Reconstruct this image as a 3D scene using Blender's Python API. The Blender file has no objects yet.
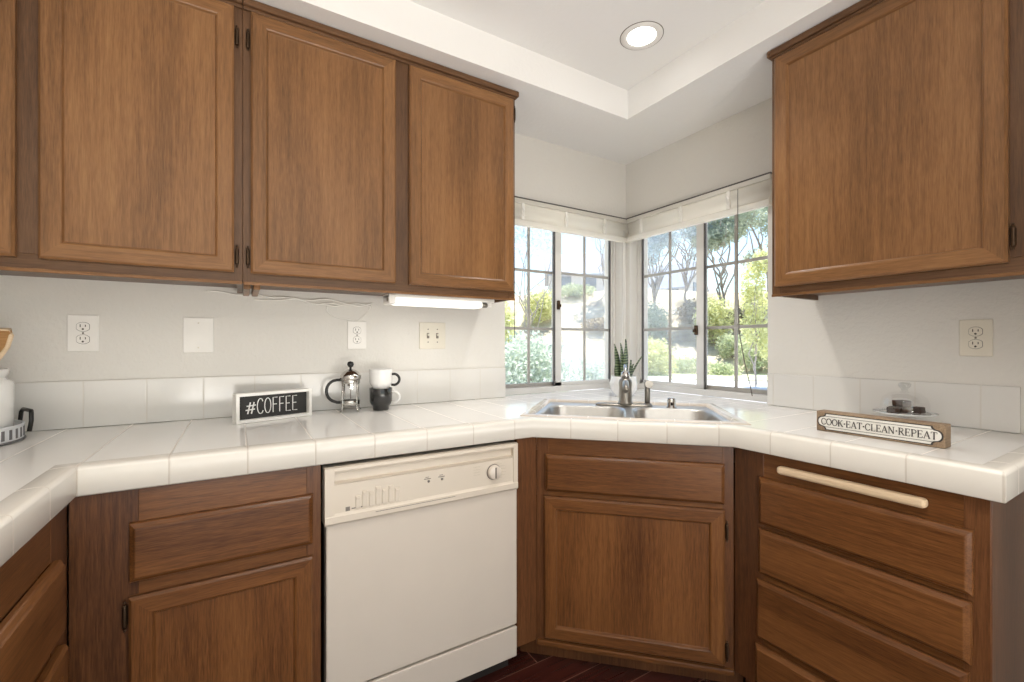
import bpy, bmesh, math, random
from mathutils import Vector, Matrix
random.seed(7)
sc = bpy.context.scene
COL = sc.collection
PI = math.pi

# ------------------------------------------------------------------ camera
cam_d = bpy.data.cameras.new('camera'); cam = bpy.data.objects.new('camera', cam_d); COL.objects.link(cam)
cam.location = (-2.05, -2.0, 1.19); cam.rotation_euler = (PI/2, 0, math.radians(58.6-90))
cam_d.sensor_width = 36; cam_d.lens = 447/1024*36; cam_d.shift_y = 3/1024; cam_d.clip_start = 0.02; cam_d.clip_end = 500
sc.camera = cam
# ------------------------------------------------------------------ sky, sun, added fill lamps, exposure
w = bpy.data.worlds.new('sky'); sc.world = w; w.use_nodes = True
wn = w.node_tree; wn.nodes.clear()
sky = wn.nodes.new('ShaderNodeTexSky'); sky.sky_type = 'NISHITA'; sky.sun_disc = False
sky.sun_elevation = math.radians(68); sky.sun_rotation = math.radians(55); sky.altitude = 50; sky.air_density = 1.3; sky.dust_density = .8; sky.ozone_density = 2
bg = wn.nodes.new('ShaderNodeBackground'); bg.inputs[1].default_value = 0.22
wo = wn.nodes.new('ShaderNodeOutputWorld')
wn.links.new(sky.outputs[0], bg.inputs[0]); wn.links.new(bg.outputs[0], wo.inputs[0])

def lamp(name, kind, loc, rot, energy, color=(1, 1, 1), **kw):
    d = bpy.data.lights.new(name, kind); d.energy = energy; d.color = color
    for k, v in kw.items(): setattr(d, k, v)
    o = bpy.data.objects.new(name, d); COL.objects.link(o); o.location = loc; o.rotation_euler = rot
    return o
SUN_ENERGY = 9
lamp('sun', 'SUN', (10, 10, 24), (math.radians(22), 0, math.radians(125)), SUN_ENERGY, (1, .97, .93), angle=0.01)
# added fill lamps: rear one low and aimed at the ceiling, side one weak
lamp('added_rear_uplight', 'AREA', (-1.2, -4.0, .5), (math.radians(168), 0, 0), 120, (1, .985, .96), shape='RECTANGLE', size=3.2, size_y=1.3)
lamp('added_side_fill', 'AREA', (1.9, -3.3, 1.2), (math.radians(125), 0, PI/2), 4, (.98, .99, 1), shape='RECTANGLE', size=1.8, size_y=2.0)
sc.view_settings.view_transform = 'Standard'; sc.view_settings.look = 'None'
sc.view_settings.gamma = 1; sc.view_settings.use_curve_mapping = False; sc.view_settings.exposure = 0.32
sc.cycles.use_denoising = True
sc.cycles.max_bounces = 10; sc.cycles.diffuse_bounces = 5; sc.cycles.glossy_bounces = 5; sc.cycles.transparent_max_bounces = 24; sc.cycles.transmission_bounces = 8
sc.cycles.sample_clamp_indirect = 6; sc.cycles.caustics_reflective = False; sc.cycles.caustics_refractive = False

# ------------------------------------------------------------------ materials
def sr(r, g, b):
    f = lambda c: (c/255/12.92) if c/255 <= .04045 else ((c/255+.055)/1.055)**2.4
    return (f(r), f(g), f(b), 1)
class NT:
    def __init__(s, name):
        s.m = bpy.data.materials.new(name); s.m.use_nodes = True; s.t = s.m.node_tree; s.t.nodes.clear()
        s.out = s.n('ShaderNodeOutputMaterial')
    def n(s, t, **kw):
        x = s.t.nodes.new(t)
        for k, v in kw.items(): setattr(x, k, v)
        return x
    def l(s, a, b): s.t.links.new(a, b)
    def math(s, op, a, b=None, c=None):
        x = s.n('ShaderNodeMath', operation=op)
        for i, v in enumerate((a, b, c)):
            if v is None: continue
            if isinstance(v, (int, float)): x.inputs[i].default_value = v
            else: s.l(v, x.inputs[i])
        return x.outputs[0]
    def bsdf(s, col, rough=.5, metal=0, spec=.5, coat=0):
        b = s.n('ShaderNodeBsdfPrincipled')
        if isinstance(col, tuple): b.inputs['Base Color'].default_value = col
        else: s.l(col, b.inputs['Base Color'])
        b.inputs['Roughness'].default_value = rough; b.inputs['Metallic'].default_value = metal
        b.inputs['Specular IOR Level'].default_value = spec; b.inputs['Coat Weight'].default_value = coat
        b.inputs['Coat Roughness'].default_value = .08
        s.l(b.outputs[0], s.out.inputs[0]); s.b = b
        return b
    def bump(s, h, strength, dist):
        x = s.n('ShaderNodeBump'); x.inputs['Strength'].default_value = strength; x.inputs['Distance'].default_value = dist
        s.l(h, x.inputs['Height']); s.l(x.outputs[0], s.b.inputs['Normal'])
    def obj(s, scale=(1, 1, 1), rand=False):
        tc = s.n('ShaderNodeTexCoord'); mp = s.n('ShaderNodeMapping'); mp.inputs['Scale'].default_value = scale
        src = tc.outputs['Object']
        if rand:
            oi = s.n('ShaderNodeObjectInfo'); ad = s.n('ShaderNodeVectorMath', operation='ADD')
            mu = s.math('MULTIPLY', oi.outputs['Random'], 37.0)
            s.l(src, ad.inputs[0]); s.l(mu, ad.inputs[1]); src = ad.outputs[0]
        s.l(src, mp.inputs[0]); return mp.outputs[0]
    def noise(s, vec, scale, detail=3, rough=.55):
        x = s.n('ShaderNodeTexNoise'); x.inputs['Scale'].default_value = scale
        x.inputs['Detail'].default_value = detail; x.inputs['Roughness'].default_value = rough
        s.l(vec, x.inputs['Vector']); return x.outputs[0]
    def ramp(s, fac, stops):
        r = s.n('ShaderNodeValToRGB'); e = r.color_ramp.elements
        while len(e) < len(stops): e.new(.5)
        for i, (p, c) in enumerate(stops): e[i].position = p; e[i].color = c
        s.l(fac, r.inputs[0]); return r.outputs[0]

def plain(name, col, rough=.5, metal=0, spec=.5, coat=0, var=.04, vs=9):
    t = NT(name); v = t.noise(t.obj(), vs, 2)
    c2 = tuple(min(1, c*(1-var)) for c in col[:3])+(1,); c3 = tuple(min(1, c*(1+var)) for c in col[:3])+(1,)
    t.bsdf(t.ramp(v, [(.3, c2), (.7, c3)]), rough, metal, spec, coat); return t.m

def wood(name, axis, dark, mid, light, rough=.33):
    """stained oak, grain along axis 0/1/2 of the object's own frame"""
    t = NT(name)
    s1 = [95, 95, 95]; s1[axis] = 4.5; s2 = [380, 380, 380]; s2[axis] = 24; s3 = [5, 5, 5]; s3[axis] = 1.4
    big = t.noise(t.obj(tuple(s3), True), 1, 2, .5)
    mp = t.obj(tuple(s1), True)
    fig = t.noise(mp, 1, 5, .62)
    pore = t.noise(t.obj(tuple(s2), True), 1, 2, .6)
    wv = t.n('ShaderNodeTexWave', wave_type='RINGS', rings_direction='XYZ'[axis]); wv.inputs['Scale'].default_value = .35
    wv.inputs['Distortion'].default_value = 9; wv.inputs['Detail'].default_value = 2; wv.inputs['Detail Scale'].default_value = .6
    t.l(t.obj(tuple(s3), True), wv.inputs['Vector'])
    f = t.math('ADD', t.math('MULTIPLY', fig, .38), t.math('MULTIPLY', big, .26))
    f = t.math('ADD', f, t.math('MULTIPLY', wv.outputs[1], .09))
    f = t.math('ADD', f, t.math('MULTIPLY', pore, .36))
    c = t.ramp(f, [(.40, dark), (.555, mid), (.72, light)])
    t.bsdf(c, rough, 0, .32)
    t.bump(pore, .12, .002); return t.m
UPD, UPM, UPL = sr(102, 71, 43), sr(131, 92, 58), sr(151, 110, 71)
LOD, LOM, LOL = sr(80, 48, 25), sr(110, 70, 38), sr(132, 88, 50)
W_UV = wood('oak_upright_grain', 2, UPD, UPM, UPL); W_UX = wood('oak_level_grain', 0, UPD, UPM, UPL)
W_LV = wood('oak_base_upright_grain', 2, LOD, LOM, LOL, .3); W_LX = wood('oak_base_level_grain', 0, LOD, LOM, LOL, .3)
W_FU = wood('oak_frame_upright_grain', 2, sr(80, 56, 38), sr(102, 73, 50), sr(120, 88, 62)); 
W_UFX = wood('oak_frame_level_grain', 0, sr(80, 56, 38), sr(102, 73, 50), sr(120, 88, 62))
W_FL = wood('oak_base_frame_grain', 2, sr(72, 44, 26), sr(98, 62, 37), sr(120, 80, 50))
W_PALE = wood('pale_birch', 0, sr(206, 180, 148), sr(220, 196, 164), sr(230, 208, 180), .35)
W_SIGN = wood('weathered_brown_wood', 1, sr(124, 104, 84), sr(152, 130, 106), sr(176, 154, 128), .6)
W_SPAT = wood('mid_brown_utensil_wood', 0, sr(142, 100, 58), sr(170, 126, 80), sr(190, 148, 100), .55)

def tile(name, col, grout, pitch, offs, axes=(0, 1), uv=False, rough=.12, w=.0022, cut=False, spec=.5):
    t = NT(name)
    if uv:
        src = t.n('ShaderNodeUVMap').outputs[0]
    else: src = t.n('ShaderNodeTexCoord').outputs['Object']
    sp = t.n('ShaderNodeSeparateXYZ'); t.l(src, sp.inputs[0])
    ds = []
    for k, a in enumerate(axes):
        q = t.math('DIVIDE', t.math('SUBTRACT', sp.outputs[a], offs[k]), pitch)
        fr = t.math('SUBTRACT', q, t.math('ROUND', q))
        ds.append(t.math('MULTIPLY', t.math('ABSOLUTE', fr), pitch))
    if cut:      # each arm of the worktop has joints across it only; both sets round the sink
        ds[1] = t.math('ADD', ds[1], t.math('LESS_THAN', sp.outputs[0], -1.0)); ds[0] = t.math('ADD', ds[0], t.math('LESS_THAN', sp.outputs[1], -1.0))
    d = ds[0] if len(ds) == 1 else t.math('MINIMUM', ds[0], ds[1])
    mr = t.n('ShaderNodeMapRange', interpolation_type='SMOOTHSTEP'); mr.inputs['From Min'].default_value = w*.5; mr.inputs['From Max'].default_value = w*1.3
    t.l(d, mr.inputs[0])
    hr = t.n('ShaderNodeMapRange', interpolation_type='SMOOTHSTEP'); hr.inputs['From Min'].default_value = w*.3; hr.inputs['From Max'].default_value = w*2.0
    t.l(d, hr.inputs[0])
    v = t.noise(t.obj((1, 1, 1)), 5, 2)
    tc = t.ramp(v, [(.3, tuple(c*.97 for c in col[:3])+(1,)), (.7, col)])
    mx = t.n('ShaderNodeMix', data_type='RGBA'); t.l(mr.outputs[0], mx.inputs[0]); mx.inputs[6].default_value = grout; t.l(tc, mx.inputs[7])
    t.bsdf(mx.outputs[2], rough, 0, spec, 0)
    rg = t.math('SUBTRACT', .5, t.math('MULTIPLY', mr.outputs[0], .5-rough)); t.l(rg, t.b.inputs['Roughness'])
    wob = t.noise(t.obj((1, 1, 1)), 14, 1)
    hh = t.math('ADD', hr.outputs[0], t.math('MULTIPLY', wob, .25))
    t.bump(hh, .35, .0008); return t.m
TILE_C, GROUT = sr(242, 240, 236), sr(222, 217, 209)
P_ = .1645
M_CTOP = tile('counter_tile', TILE_C, GROUT, P_, (-2.362, -.757), cut=True, spec=.3)
M_CEDGE = tile('counter_edge_tile', sr(230, 225, 216), sr(206, 198, 187), P_, (0,), (0,), True, rough=.26)  # dimmer light on the front edge is put into this tile colour
M_BSA = tile('splash_tile_back', sr(228, 226, 222), sr(216, 212, 205), .1630, (-2.488, .914+.163*.972-.004), (0, 2))
M_BSB = tile('splash_tile_side', sr(228, 226, 222), sr(216, 212, 205), .1640, (-.901, .914+.164*.97-.004), (1, 2))

def plaster(name, col, bumps=.32, sc_=55):
    t = NT(name); o = t.obj(); n = t.noise(o, sc_, 4, .6)
    t.bsdf(t.ramp(t.noise(o, 1.2, 2), [(.3, tuple(c*.98 for c in col[:3])+(1,)), (.7, col)]), .75, 0, .25)
    m = t.n('ShaderNodeMapRange'); m.inputs[1].default_value = .4; m.inputs[2].default_value = .62; t.l(n, m.inputs[0])
    t.bump(m.outputs[0], bumps, .0022); return t.m
M_WALL = plaster('orange_peel_wall_paint', sr(226, 223, 217)); M_CEIL = plaster('ceiling_paint', sr(243, 242, 240), .12)
M_WHITE = plain('white_enamel', sr(236, 234, 230), .35); M_VINYL = plain('white_window_vinyl', sr(222, 220, 216), .35)
M_ALU = plain('grey_aluminium', sr(176, 172, 166), .4, .3); M_SEAL = plain('dark_seal_and_gap_shade', sr(84, 80, 78), .5)
M_BLIND = plain('off_white_blind', sr(240, 237, 230), .45); 
def blindmat():
    t = NT('off_white_blind_slats'); d = t.n('ShaderNodeBsdfPrincipled'); d.inputs['Base Color'].default_value = sr(244, 242, 236); d.inputs['Roughness'].default_value = .45
    r = t.n('ShaderNodeBsdfTranslucent'); r.inputs[0].default_value = sr(248, 244, 236); mx = t.n('ShaderNodeMixShader'); mx.inputs[0].default_value = .55
    t.l(d.outputs[0], mx.inputs[1]); t.l(r.outputs[0], mx.inputs[2]); t.l(mx.outputs[0], t.out.inputs[0]); return t.m
M_BLIND = blindmat()
M_CORD = plain('white_cord', sr(240, 238, 232), .6)
M_DCORD = plain('dark_cord', sr(104, 98, 88), .5)
M_DW = plain('bisque_enamel', sr(214, 204, 192), .28, 0, .5, .2, .01); M_DWP = plain('bisque_plastic', sr(214, 203, 188), .4, var=.01)
M_DWG = plain('bisque_raised_print', sr(198, 187, 171), .5); M_DARK = plain('dark_gap', sr(40, 34, 30), .7)
M_GREY = plain('grey_print', sr(122, 114, 106), .5)
M_BLK = plain('black_plastic', sr(28, 27, 26), .3); M_BLKC = plain('black_ceramic', sr(40, 39, 38), .18, coat=.5); M_WHC = plain('white_ceramic', sr(240, 239, 237), .2, coat=.4)
M_CHROME = plain('chrome', sr(200, 198, 194), .12, 1, var=.01)
M_STEEL = plain('brushed_stainless', sr(150, 145, 138), .34, 1, var=.03, vs=40)
M_SINK = plain('satin_stainless', sr(196, 194, 190), .34, .85, var=.03, vs=40)
M_HINGE = plain('aged_bronze', sr(74, 56, 40), .4, .7)
M_IVORY = plain('ivory_plastic', sr(226, 220, 206), .35); M_PLATE = plain('white_plastic', sr(238, 235, 230), .3)
M_SLOT = plain('outlet_slot', sr(64, 58, 52), .6); M_SIGNB = plain('black_board', sr(52, 51, 50), .7); M_SIGNW = plain('white_painted_wood', sr(238, 236, 232), .5)
M_CHALK = plain('white_lettering', sr(240, 240, 238), .6); M_INK = plain('charcoal_lettering', sr(58, 54, 52), .6)
M_ENAM = plain('white_sign_enamel', sr(234, 232, 226), .4)
M_CAKE = plain('dark_chocolate_cake', sr(54, 34, 24), .8, var=.35, vs=160)
M_GALV = plain('whitewashed_tin', sr(226, 228, 232), .35, .1); M_GALVD = plain('tray_slot_grey', sr(112, 112, 114), .5)
M_SOIL = plain('potting_soil', sr(60, 46, 36), .9, var=.3, vs=80)

def emit(name, col, s):
    t = NT(name); e = t.n('ShaderNodeEmission'); e.inputs[0].default_value = col; e.inputs[1].default_value = s
    t.l(e.outputs[0], t.out.inputs[0]); return t.m
M_LENS = emit('lit_downlight_lens', (1, .97, .92, 1), 9); M_TUBE = emit('lit_fluorescent_diffuser', (1, .96, .88, 1), 1.35)

def thin_glass(name, tint=(1, 1, 1, 1), rough=0.0, base=1.45):
    t = NT(name); tr = t.n('ShaderNodeBsdfTransparent'); ior = base; tr.inputs[0].default_value = tint
    gl = t.n('ShaderNodeBsdfGlossy'); gl.inputs['Roughness'].default_value = rough; gl.inputs[0].default_value = (1, 1, 1, 1)
    fr = t.n('ShaderNodeFresnel'); fr.inputs[0].default_value = ior
    geo = t.n('ShaderNodeNewGeometry'); fac = t.math('MULTIPLY', fr.outputs[0], t.math('SUBTRACT', 1.0, geo.outputs['Backfacing']))
    mx = t.n('ShaderNodeMixShader'); t.l(fac, mx.inputs[0]); t.l(tr.outputs[0], mx.inputs[1]); t.l(gl.outputs[0], mx.inputs[2])
    t.l(mx.outputs[0], t.out.inputs[0]); return t.m
M_PANE = thin_glass('window_glass', (.97, .985, .98, 1)); M_GLASS = thin_glass('clear_thin_glass', (.975, .975, .975, 1), .02, 1.9)
def mesh_screen():
    t = NT('insect_screen_mesh'); tr = t.n('ShaderNodeBsdfTransparent'); d = t.n('ShaderNodeBsdfDiffuse'); d.inputs[0].default_value = sr(205, 208, 214)
    tl = t.n('ShaderNodeBsdfTranslucent'); tl.inputs[0].default_value = sr(200, 204, 214)
    a = t.n('ShaderNodeAddShader'); t.l(d.outputs[0], a.inputs[0]); t.l(tl.outputs[0], a.inputs[1])
    mx = t.n('ShaderNodeMixShader'); mx.inputs[0].default_value = .10
    t.l(tr.outputs[0], mx.inputs[1]); t.l(a.outputs[0], mx.inputs[2]); t.l(mx.outputs[0], t.out.inputs[0]); return t.m
M_SCREEN = mesh_screen()
def leafmat(name, c1, c2, tl=.45):
    t = NT(name); n = t.noise(t.obj(), 3.5, 3); c = t.ramp(n, [(.35, c1), (.65, c2)])
    d = t.n('ShaderNodeBsdfDiffuse'); t.l(c, d.inputs[0]); r = t.n('ShaderNodeBsdfTranslucent'); t.l(c, r.inputs[0])
    mx = t.n('ShaderNodeMixShader'); mx.inputs[0].default_value = tl; t.l(d.outputs[0], mx.inputs[1]); t.l(r.outputs[0], mx.inputs[2])
    t.l(mx.outputs[0], t.out.inputs[0]); return t.m
L_YEL = leafmat('yellow_green_leaves', sr(206, 206, 150), sr(232, 232, 186)); L_GRN = leafmat('mid_green_leaves', sr(176, 186, 150), sr(208, 212, 178))
L_GRY = leafmat('grey_green_leaves', sr(180, 190, 176), sr(214, 220, 202)); L_BLU = leafmat('blue_grey_eucalyptus_leaves', sr(192, 206, 214), sr(222, 232, 238))
M_BARK = plain('grey_bark', sr(168, 158, 150), .9, var=.2, vs=3)
def ground_mat(name, a, b, c, s):
    t = NT(name); n = t.noise(t.obj(), s, 5, .65); t.bsdf(t.ramp(n, [(.32, a), (.5, b), (.66, c)]), .95, 0, .1); return t.m
M_DRY = ground_mat('dry_grass_hill', sr(164, 150, 132), sr(198, 184, 156), sr(212, 202, 180), .55)
M_LAWN = ground_mat('patchy_lawn', sr(150, 158, 120), sr(190, 196, 158), sr(214, 212, 188), 1.3)
M_ROAD = ground_mat('pale_concrete_road', sr(206, 206, 210), sr(216, 216, 220), sr(226, 226, 230), .7)
M_STUCCO = plain('pale_stucco', sr(214, 212, 214), .9); M_ROOF = plain('grey_blue_roof_shingles', sr(168, 174, 188), .9, var=.15, vs=14)
M_HWIN = plain('far_house_window', sr(120, 128, 142), .2)
def succulent():
    t = NT('banded_snake_plant_leaf'); wv = t.n('ShaderNodeTexWave', bands_direction='Z'); wv.inputs['Scale'].default_value = 22; wv.inputs['Distortion'].default_value = 5
    wv.inputs['Detail'].default_value = 2; t.l(t.obj(), wv.inputs['Vector'])
    t.bsdf(t.ramp(wv.outputs[1], [(.25, sr(58, 78, 54)), (.7, sr(132, 146, 112))]), .4); return t.m
M_SNAKE = succulent()
def floor_mat():
    t = NT('dark_cherry_floorboards'); br = t.n('ShaderNodeTexBrick'); br.offset = .37; br.inputs['Scale'].default_value = 1
    br.inputs['Brick Width'].default_value = 1.1; br.inputs['Row Height'].default_value = .125; br.inputs['Mortar Size'].default_value = .0016
    br.inputs['Color1'].default_value = sr(72, 34, 28); br.inputs['Color2'].default_value = sr(52, 26, 22); br.inputs['Mortar'].default_value = sr(120, 84, 72)
    mp = t.obj(); t.l(mp, br.inputs['Vector']); g = t.noise(t.obj((3, 60, 3)), 1, 4)
    mx = t.n('ShaderNodeMix', data_type='RGBA', blend_type='MULTIPLY'); mx.inputs[0].default_value = .6
    t.l(br.outputs[0], mx.inputs[6]); t.l(t.ramp(g, [(.3, (.6, .6, .6, 1)), (.7, (1.3, 1.25, 1.2, 1))]), mx.inputs[7])
    t.bsdf(mx.outputs[2], .25, 0, .5); return t.m
M_FLOOR = floor_mat()

# ------------------------------------------------------------------ mesh helpers
class MB:
    def __init__(s): s.bm = bmesh.new(); s.uv = None
    def box(s, x0, x1, y0, y1, z0, z1, bev=0, seg=2, mi=0):
        r = bmesh.ops.create_cube(s.bm, size=1); vs = r['verts']
        for v in vs:
            v.co = Vector((x0+(x1-x0)*(v.co.x+.5), y0+(y1-y0)*(v.co.y+.5), z0+(z1-z0)*(v.co.z+.5)))
        fs = set(f for v in vs for f in v.link_faces)
        for f in fs: f.material_index = mi
        if bev:
            es = list(set(e for v in vs for e in v.link_edges))
            bmesh.ops.bevel(s.bm, geom=es, offset=bev, segments=seg, profile=.6, affect='EDGES', material=mi)
        return s
    def face(s, pts, mi=0, smooth=False):
        f = s.bm.faces.new([s.bm.verts.new(p) for p in pts]); f.material_index = mi; f.smooth = smooth; return f
    def rings(s, rings, closed=True, cap0=False, cap1=False, smooth=True, mi=0):
        vr = [[s.bm.verts.new(p) for p in r] for r in rings]; n = len(vr[0])
        for a, b in zip(vr, vr[1:]):
            for i in range(n if closed else n-1):
                j = (i+1) % n
                f = s.bm.faces.new((a[i], a[j], b[j], b[i])); f.smooth = smooth; f.material_index = mi
        if cap0: f = s.bm.faces.new(list(reversed(vr[0]))); f.material_index = mi
        if cap1: f = s.bm.faces.new(vr[-1]); f.material_index = mi
        return s
    def lathe(s, prof, c=(0, 0, 0), n=32, axis='Z', cap=True, smooth=True, mi=0):
        rs = []
        for r, z in prof:
            ring = []
            for i in range(n):
                a = 2*PI*i/n; p = (max(r, 1e-4)*math.cos(a), max(r, 1e-4)*math.sin(a), z)
                if axis == 'Y': p = (p[0], z, -p[1])
                elif axis == 'X': p = (z, p[0], p[1])
                ring.append((p[0]+c[0], p[1]+c[1], p[2]+c[2]))
            rs.append(ring)
        return s.rings(rs, True, cap, cap, smooth, mi)
    def tube(s, pts, r, n=8, cap=True, mi=0):
        pts = [Vector(p) for p in pts]; rr = r if isinstance(r, (list, tuple)) else [r]*len(pts)
        rs = []; up = None
        for i, p in enumerate(pts):
            d = (pts[min(i+1, len(pts)-1)]-pts[max(i-1, 0)]).normalized()
            if up is None: up = Vector((0, 0, 1)) if abs(d.z) < .9 else Vector((1, 0, 0))
            a = d.cross(up).normalized(); b = a.cross(d).normalized(); up = b
            rs.append([p+(a*math.cos(2*PI*k/n)+b*math.sin(2*PI*k/n))*rr[i] for k in range(n)])
        return s.rings(rs, True, cap, cap, True, mi)
    def prism(s, poly, z0, z1, mi=0, bev=0):
        a = [s.bm.verts.new((x, y, z0)) for x, y in poly]; b = [s.bm.verts.new((x, y, z1)) for x, y in poly]; n = len(poly)
        fs = [s.bm.faces.new(list(reversed(a))), s.bm.faces.new(b)]
        for i in range(n): fs.append(s.bm.faces.new((a[i], a[(i+1) % n], b[(i+1) % n], b[i])))
        for f in fs: f.material_index = mi
        if bev:
            es = [e for e in fs[1].edges]
            bmesh.ops.bevel(s.bm, geom=es, offset=bev, segments=3, profile=.5, affect='EDGES', material=mi)
        return s
    def xform(s, M): s.bm.transform(M); return s
def obj(name, mb, mats, parent=None, off=None, recalc=True):
    bm = mb.bm
    if off is not None: bm.transform(Matrix.Translation(-Vector(off)))
    if recalc: bmesh.ops.recalc_face_normals(bm, faces=bm.faces)
    me = bpy.data.meshes.new(name); bm.to_mesh(me); bm.free()
    for m in (mats if isinstance(mats, (list, tuple)) else [mats]): me.materials.append(m)
    o = bpy.data.objects.new(name, me); COL.objects.link(o)
    if parent is not None: o.parent = parent
    return o
def tag(o, label=None, cat=None, group=None, kind=None):
    if label: o['label'] = label
    if cat: o['category'] = cat
    if group: o['group'] = group
    if kind: o['kind'] = kind
    return o
def thing(name, label, cat, loc=(0, 0, 0), rz=0, group=None):
    o = bpy.data.objects.new(name, None); COL.objects.link(o); o.empty_display_size = .1
    o.location = loc; o.rotation_euler = (0, 0, rz); return tag(o, label, cat, group)
def copy_tree(o, parent=None):
    c = o.copy(); COL.objects.link(c); c.parent = parent
    for ch in list(o.children): copy_tree(ch, c)
    return c
def struct(name, mb, m, parent=None):
    o = obj(name, mb, m, parent)
    if parent is None: o['kind'] = 'structure'
    return o
def run(name, label, cat, origin, rz, base, group=None):
    """thing laid out in the frame of a wall: frame origin + rotation; base = its foot in that frame"""
    b = Vector(base); loc = Matrix.Rotation(rz, 4, 'Z') @ b + Vector(origin)
    t = thing(name, label, cat, loc, rz, group)
    OFF[t.name] = b; return t
OFF = {}
def part(name, mb, m, root, parent=None, label=None):
    o = obj(name, mb, m, parent or root, OFF.get(root.name)); 
    if label: o['label'] = label
    return o

# ================================================================== SETTING
CZ, SZ = 2.445, 2.302      # ceiling of the tray, underside of the soffit
mb = MB().box(-3.1, 2.0, -4.6, .2, -.06, 0); struct('floor', mb, M_FLOOR)
# back wall (y=0) with opening x -.887..-.07, z .914..1.955
O0, O1, OZ0, OZ1 = -.872, -.032, .88, 1.957
mb = MB(); T = .16
mb.box(-3.1, O0, 0, T, 0, CZ+.1); mb.box(O0, O1, 0, T, OZ1, CZ+.1); mb.box(O0, O1, 0, T, 0, OZ0); mb.box(O1, T, 0, T, 0, CZ+.1)
struct('wall_back', mb, M_WALL)
mb = MB()
mb.box(0, T, O1, 0, 0, CZ+.1); mb.box(0, T, O0, O1, OZ1, CZ+.1); mb.box(0, T, O0, O1, 0, OZ0); mb.box(0, T, -2.4, O0, 0, CZ+.1)
struct('wall_right', mb, M_WALL)
mb = MB().box(-3.1, -3.0, -4.5, 0, 0, CZ+.1); struct('wall_left', mb, M_WALL)
mb = MB(); mb.box(-3.1, -2.85, -4.6, -4.5, 0, CZ+.1); mb.box(.45, 2.0, -4.6, -4.5, 0, CZ+.1); mb.box(-2.85, .45, -4.6, -4.5, 2.4, CZ+.1)
struct('wall_rear', mb, M_WALL)
mb = MB(); mb.box(-.75, 2.0, -2.4, -2.3, 0, CZ+.1); mb.box(2.0, 2.1, -2.4, -2.3, 0, CZ+.1); mb.box(2.0, 2.1, -4.6, -4.2, 0, CZ+.1); mb.box(2.0, 2.1, -4.2, -2.4, 2.3, CZ+.1)  # unseen near stub added to block rear light from the end panel
struct('wall_side_and_shade_stub', mb, M_WALL)
# ceiling: upper field with the dropped soffit band round the walls
mb = MB(); mb.box(-3.1, 2.1, -4.6, T, CZ, CZ+.12)
pts = [(-3.0, 0), (0, 0), (0, -2.3), (-.41, -2.3), (-.41, -.41), (-2.5, -.41), (-2.5, -4.5), (-3.0, -4.5)]
mb.prism(list(reversed(pts)), SZ, CZ+.02)
struct('ceiling', mb, M_CEIL)
mb = MB(); mb.box(-4.0, .75, -7.5, .75, CZ+.15, CZ+.25); mb.box(.75, 3.0, -7.5, -1.9, CZ+.15, CZ+.25); struct('roof', mb, M_STUCCO)  # unseen slab; overhang and rear extension added to keep direct sun out

# windows --------------------------------------------------------------
def window(name, rz, mirror, screen_left):
    """two-sash aluminium slider; frame x along the wall (O0..O1), y out of the room"""
    s = -1 if mirror else 1
    def X(a, b): return (a, b) if not mirror else (-b, -a)
    y0, y1 = .06, .13; z0, z1 = .915, OZ1
    root = bpy.data.objects.new(name, None); COL.objects.link(root); root['kind'] = 'structure'
    root.rotation_euler = (0, 0, rz)
    L, Rr, Mi = O0, O1, -.482
    def bx(mb, a, b, c, d, e, f, bev=.002): A_, B_ = X(a, b); mb.box(A_, B_, c, d, e, f, bev, 1)
    mb = MB(); bx(mb, L, Rr, y0, y1, z0, z0+.033); bx(mb, L, Rr, y0, y1, z1-.03, z1); bx(mb, L, L+.025, y0, y1, z0+.033, z1-.03); bx(mb, Rr-.014, Rr, y0, y1, z0+.033, z1-.03)
    obj('window_frame', mb, M_VINYL, root)
    for k, (a, b, yy) in enumerate(((L+.025, Mi+.018, .095), (Mi-.018, Rr-.014, .07))):
        fw = .022
        sh = bpy.data.objects.new('sash', None); COL.objects.link(sh); sh.parent = root
        fa_ = .052 if k else fw
        mb = MB(); bx(mb, a, a+fa_, yy, yy+.02, z0+.033, z1-.03); bx(mb, b-fw, b, yy, yy+.02, z0+.033, z1-.03)
        bx(mb, a, b, yy, yy+.02, z0+.033, z0+.055); bx(mb, a, b, yy, yy+.02, z1-.055, z1-.03)
        obj('sash_frame', mb, M_VINYL if k else M_ALU, sh)
        mb = MB(); bx(mb, b-.006 if k == 0 else a-.004, b+.002 if k == 0 else a+.004, yy-.003, yy+.01, z0+.033, z1-.03, 0)
        obj('dark_seal', mb, M_SEAL, sh)
        if k: mb = MB(); bx(mb, b-fw-.004, b-fw+.003, yy-.003, yy+.01, z0+.04, z1-.04, 0); obj('dark_seal', mb, M_SEAL, sh)
        mb = MB(); c = (a+fa_+b-fw)/2 + (-.010 if k else .0)
        bx(mb, c-.008, c+.008, yy+.006, yy+.014, z0+.055, z1-.055, .001)
        for zz in (1.277, 1.604): bx(mb, a+fw, b-fw, yy+.005, yy+.013, zz-.008, zz+.008, .001)
        obj('glazing_bars', mb, M_ALU, sh)
        mb = MB(); A_, B_ = X(a+.01, b-.01); mb.box(A_, B_, yy+.009, yy+.011, z0+.045, z1-.045); obj('pane', mb, M_PANE, sh)
    a, b = (L+.02, Mi) if screen_left else (Mi, Rr-.02)
    mb = MB(); A_, B_ = X(a, b); mb.box(A_, B_, .126, .1265, z0+.03, z1-.03); obj('insect_screen', mb, M_SCREEN, root)
    mb = MB(); lx, lz = (Mi+.030, 1.265) if mirror else (Mi+.006, 1.415); bx(mb, lx-.008, lx+.008, .055, .072, lz-.026, lz+.026, .003); bx(mb, lx-.004, lx+.010, .046, .06, lz-.012, lz+.004, .002)
    obj('latch', mb, M_HINGE, root)
    return root
window('window_1', 0, False, False)
window('window_2', -PI/2, True, False)

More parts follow.
